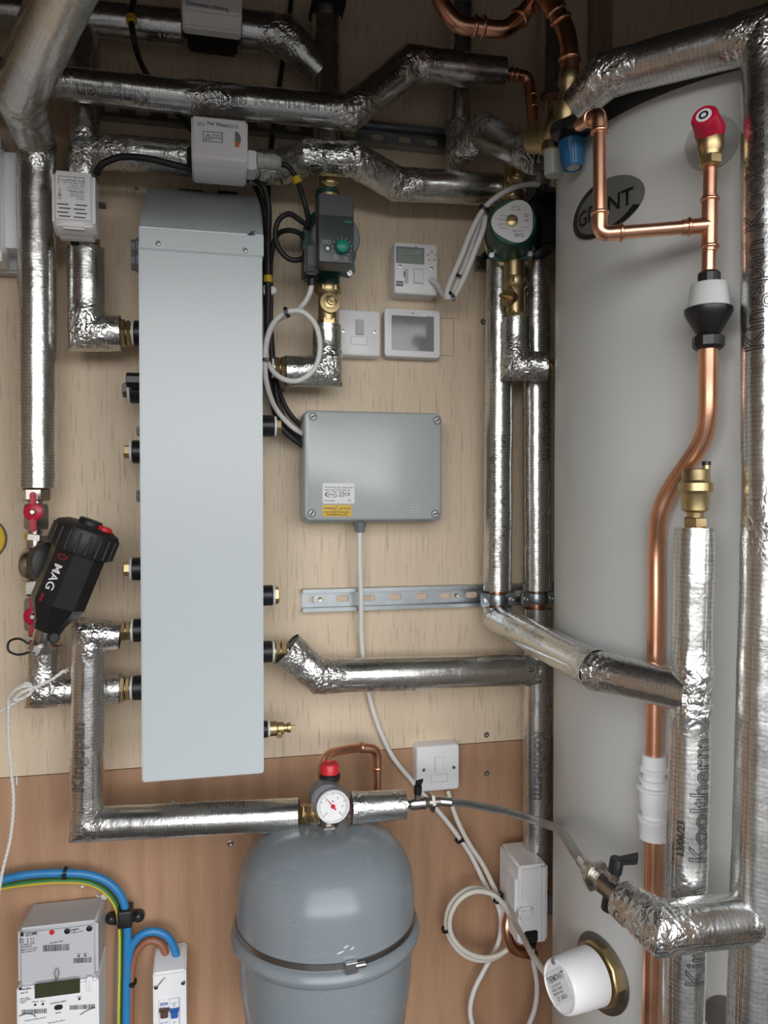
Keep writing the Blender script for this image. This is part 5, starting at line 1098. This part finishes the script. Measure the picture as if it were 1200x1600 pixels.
# ---------------------------------------------------------------- cables
def cable(label, pts, r, mat, name='cable', ties=(), tags=(), cat='cable', group=None, step=.006):
    w = [W(t) for t in pts]; path = smooth_path(w, step); T = thing(name, label, cat, w[0], group)
    m = MB(); m.tube(path, r, 12); m.build('sheath', mat, T, ang=60)
    def near(px, py):
        best = None
        for i, p in enumerate(path):
            v = p-CAM; z = v.dot(_f); x = 600+F*v.dot(_r)/z; y = 800-F*v.dot(_u)/z; e_ = (x-px)**2+(y-py)**2
            if best is None or e_ < best[0]: best = (e_, i)
        i = best[1]; a = path[max(0, i-1)]; b = path[min(len(path)-1, i+1)]; return path[i], (b-a).normalized()
    for px, py, rr in ties:
        p, ax = near(px, py); m = MB(); m.lathe(p-ax*.0026, ax, [(rr-.001, 0), (rr+.0012, 0), (rr+.0012, .0052), (rr-.001, .0052)], 20)
        tie = m.build('cable_tie', 'black', T); e1, _ = frame(ax, (.4, -1, 0)); m = MB(); q = p+e1*(rr+.002); m.box(q-V((.0032, .0028, .003)), q+V((.0032, .0028, .003)), .0006); m.build('tie_head', 'black', tie)
    for px, py, rr in tags:
        p, ax = near(px, py); m = MB(); m.lathe(p-ax*.006, ax, [(r, 0), (rr, .0005), (rr, .0115), (r, .012)], 14); m.build('yellow_tag', 'yellow', T)
    return T
cable('white cable from the wiring box gland down past the rail and lever valve',
  [(562, 832, .045), (562, 880, .045), (564, 930, .040), (565, 1000, .026), (572, 1060, .022), (586, 1120, .015), (612, 1180, .012), (640, 1216, .012), (664, 1244, .02), (682, 1264, .03), (705, 1292, .03), (735, 1335, .03), (760, 1385, .035), (776, 1410, .04), (783, 1440, .04), (778, 1475, .04), (757, 1515, .04), (740, 1550, .04), (735, 1585, .04), (760, 1660, .05), (790, 1760, .03)], .0046, 'flex',
  ties=((720, 1308, .009),))
cable('cream cable from the fused spur, coiled into a ring, to the round heater cap',
  [(700, 1236, .014), (706, 1258, .026), (716, 1285, .042), (733, 1318, .045), (755, 1352, .048), (776, 1395, .054), (797, 1435, .05), (803, 1458, .05), (790, 1485, .055), (762, 1500, .055), (728, 1494, .055), (704, 1468, .055), (697, 1440, .055), (706, 1410, .055), (735, 1388, .055), (765, 1394, .062), (790, 1413, .066), (803, 1440, .067), (796, 1480, .068), (765, 1496, .068), (730, 1488, .068), (706, 1462, .068), (703, 1435, .068), (716, 1408, .068), (742, 1393, .072), (774, 1400, .082), (797, 1430, .12), (815, 1460, .22), (833, 1494, .33), (862, 1534, .41)], .0046, 'cream',
  ties=((699, 1452, .009), (779, 1403, .011), (796, 1432, .011)))
cable('white cable from the side valve head socket curving off the bottom edge', [(830, 1474, .11), (834, 1505, .10), (839, 1540, .09), (836, 1575, .08), (812, 1640, .06), (795, 1760, .03)], .0046, 'flex')
cable('white pump cable coiled below the grey pump and running to the wiring box',
  [(487, 444, .13), (484, 458, .13), (472, 478, .12), (455, 490, .10), (432, 502, .10), (418, 530, .10), (418, 565, .105), (438, 590, .12), (465, 595, .135), (490, 578, .14), (500, 545, .14), (493, 508, .14), (472, 487, .14), (448, 488, .135), (427, 505, .125), (416, 535, .12), (414, 575, .115), (418, 605, .10), (432, 640, .072), (455, 666, .060), (476, 680, .050)], .0044, 'flex',
  ties=((446, 490, .008), (415, 562, .007)))
cable('white pump cable folded in a tied bundle between the green pump and the timer',
  [(846, 291, .15), (834, 288, .16), (808, 292, .17), (782, 304, .175), (760, 322, .17), (742, 350, .16), (720, 402, .13), (700, 450, .10), (698, 464, .095), (705, 462, .095), (727, 412, .115), (750, 345, .15), (757, 328, .16), (757, 350, .155), (742, 392, .14), (724, 436, .12), (708, 464, .10), (694, 461, .08), (684, 446, .055), (672, 436, .043)], .0049, 'flex',
  ties=((755, 326, .0095), (716, 427, .0105), (702, 461, .009)))
bk = 'black cables to the wiring box'
cable('black cable dropping from the top edge behind the foil runs to the wiring box', [(470, -260, .012), (456, -10, .012), (444, 80, .012), (430, 180, .012), (421, 260, .012), (419, 330, .012), (421, 420, .012), (424, 520, .012), (433, 600, .012), (452, 645, .014), (478, 672, .016)], .0042, 'rubber', tags=((418, 440, .0065),), ties=((428, 612, .007),))
cable('black cable arching from the white valve head over the cabinet to the wiring box', [(150, 272, .13), (158, 258, .14), (185, 246, .14), (225, 247, .14), (290, 262, .13), (350, 275, .12), (392, 278, .09), (410, 289, .078), (419, 318, .074), (419, 380, .072), (419, 470, .064), (418, 560, .058), (424, 620, .055), (440, 668, .05), (477, 700, .044)], .0052, 'rubber', tags=((413, 438, .0075),))
cable('black cable from the downstairs heating head looping behind the long upper run', [(212, -12, .13), (205, 20, .14), (209, 60, .145), (220, 98, .10), (245, 140, .05), (280, 182, .05), (310, 215, .05), (350, 262, .04), (392, 283, .033), (413, 330, .030), (414, 400, .028), (416, 480, .028), (418, 545, .028), (426, 610, .027), (446, 668, .026), (477, 693, .024)], .0046, 'rubber', tags=((211, 33, .008),))
cable('black cable from the hot water head coiled beside the grey pump',
  [(434, 255, .14), (450, 260, .14), (464, 282, .14), (476, 318, .14), (482, 352, .125), (470, 345, .12), (452, 334, .115), (437, 342, .11), (430, 365, .11), (438, 392, .11), (455, 406, .11), (472, 404, .11), (479, 388, .10), (470, 366, .09), (452, 360, .085), (434, 366, .072), (424, 400, .058), (423, 470, .047), (425, 560, .043), (438, 640, .040), (452, 665, .038), (477, 687, .035)], .0044, 'rubber', tags=((462, 284, .0075),))
cm = thing('cable_marker', 'small white marker tied round the black cables beside the cabinet', 'cable marker', P(420, 455, .05)); m = MB(); m.pbox(412, 445, 422, 459, .05, .062, .001); m.build('plate', 'paper', cm)
m = MB(); m.disc(426, 453, .04, .064, 6.5, .002); m.build('round_head', 'white', cm); m = MB(); m.text('DSO', 417, 451, .062, 3.5, 0, maxw=8); m.build('lettering', 'gink', cm, ang=180)
# mains tails bottom left
bt_ = [(-230, 1395, .034), (-15, 1378, .034), (40, 1367, .034), (95, 1364, .034), (140, 1367, .034), (170, 1379, .034), (190, 1402, .034), (198, 1435, .034), (199, 1500, .034), (198, 1560, .034), (193, 1880, .034)]
cable('thick blue mains tail curving in from the left edge and down past the black clip', bt_, .0068, 'blue', ties=((101, 1364, .0095),))
cable('green and yellow earth cable running inside the blue mains tail', [(-230, 1405, .022), (-15, 1388, .022), (40, 1380, .022), (95, 1376, .022), (138, 1379, .022), (165, 1393, .022), (182, 1416, .022), (188, 1445, .022), (189, 1500, .020), (188, 1560, .020), (184, 1880, .020)], .0052, 'earth')
cable('grey cable showing left of the green and yellow earth cable', [(186, 1452, .012), (184, 1500, .012), (183, 1560, .012), (178, 1880, .012)], .0042, 'mgrey')
cable('blue tail arching from the cable run into the narrow isolator', [(199, 1508, .035), (205, 1480, .035), (220, 1461, .035), (240, 1455, .035), (260, 1462, .035), (271, 1478, .035), (277, 1498, .035)], .0068, 'blue')
cable('brown tail arching under the blue one into the narrow isolator', [(201, 1880, .03), (204, 1560, .03), (206, 1515, .03), (215, 1485, .03), (232, 1470, .03), (250, 1474, .03), (258, 1488, .03), (260, 1502, .03)], .0062, 'brown', ties=((204, 1532, .009),))
cc_ = thing('cable_clip', 'black two-screw cable cleat holding the blue and earth cables', 'cable clip', P(196, 1440, 0))
m = MB(); m.rrect(183, 1425, 206, 1452, .016, .048, .003, .003); m.build('saddle', 'black', cc_)
for x, y in ((174, 1438), (216, 1434)):
    m = MB(); m.disc(x, y, 0, .014, 9, .003); lg = m.build('lug', 'black', cc_); screw(lg, x, y-1, .014, 3.2)
    m = MB(); m.pbox(min(x, 190), y-8, max(x, 196), y+8, 0, .012, .002); m.build('lug_web', 'black', cc_)
# white cord
rp = thing('white_cord', 'white twisted cord knotted in front of the lower left foil elbow', 'cord', P(-5, 1115, .12))
def cord(mb, pts, r=.0026):
    path = smooth_path([P(*t) for t in pts], .003); n = len(path)
    e1, e2 = frame(path[1]-path[0])
    for j in range(3):
        q = []
        for i, p in enumerate(path):
            ax = (path[min(n-1, i+1)]-path[max(0, i-1)]).normalized(); a1, a2 = frame(ax, (0, -1, 0)) if abs(ax.y) < .9 else frame(ax); w = 2*pi*j/3+i*.75; q.append(p+(a1*math.cos(w)+a2*math.sin(w))*r*.5)
        mb.tube(q, r*.58, 6)
for nm, pts in (('hanging_strand', [(-120, 1190, .03), (8, 1106, .12), (30, 1094, .125), (50, 1080, .13), (45, 1068, .135), (28, 1074, .135), (14, 1086, .13), (13, 1104, .125), (13, 1150, .115), (17, 1200, .112), (21, 1250, .11), (16, 1310, .11), (3, 1365, .11), (-14, 1480, .10)]),
  ('knot_loop', [(12, 1092, .128), (24, 1078, .14), (40, 1072, .142), (52, 1074, .136), (46, 1084, .142), (32, 1092, .138), (20, 1094, .14)]),
  ('tail', [(20, 1094, .14), (34, 1082, .145), (55, 1074, .14), (80, 1062, .135), (100, 1048, .13)])):
    m = MB(); cord(m, pts); m.build(nm, 'rope', rp, ang=180)
for k, (ex, ey) in enumerate(((107, 1044), (104, 1052), (108, 1048))): m = MB(); m.tube([P(98, 1049, .131), P(ex, ey, .13)], .0008, 5); m.build('frayed_end', 'rope', rp)
# things cut by the left edge
le = thing('wall_unit', 'white rounded wall unit cut off by the left edge, behind the foil riser', 'wall unit', P(0, 415, 0))
a = P(20, 310, .10); zt_, zb_2 = P(0, 205, .10).z, P(0, 402, .10).z
m = MB(); m.box((a.x-.22, -.10, zb_2), (a.x, -.0, zt_), .022, 5); m.build('cover', 'white', le)
m = MB(); m.box((a.x-.225, -.03, zb_2-.004), (a.x+.001, 0, zt_-.02), .004, 2); m.build('back_plate', 'lgrey', le)
yd = thing('yellow_disc', 'yellow disc just showing at the left edge beside the red lever valve', 'disc', P(-30, 842, 0))
m = MB(); m.disc(-28, 842, .0, .012, 33, .002); m.build('face', 'yellow', yd); m = MB(); m.disc(-28, 842, .0, .010, 34.5, .001); m.build('rim', 'dgrey', yd)
# screws in the board
for x, y, lab in ((270, 1256, 'dark screw in the brown board under the white cabinet'), (360, 1318, 'dark screw in the brown board left of the grey vessel'), (760, 1148, 'dark screw in the pale board below the long foil branch'), (760, 1208, 'dark screw in the brown board right of the fused spur'), (213, 295, 'tiny dark screw in the pale board left of the cabinet cap'), (754, 503, 'dark screw beside the left riser under the green pump')):
    T = thing('wood_screw', lab, 'screw', P(x, y, 0), 'screws in the boards'); m = MB(); p = P(x, y, 0); r = (4.6 if y > 400 else 2.4)*mpp(p); m.lathe(p+V((0, .002, 0)), (0, -1, 0), [(0, 0), (r, 0), (r, .0024), (r*.7, .003), (r*.3, .0022), (0, .0018)], 16); m.build('head', 'dsteel', T)
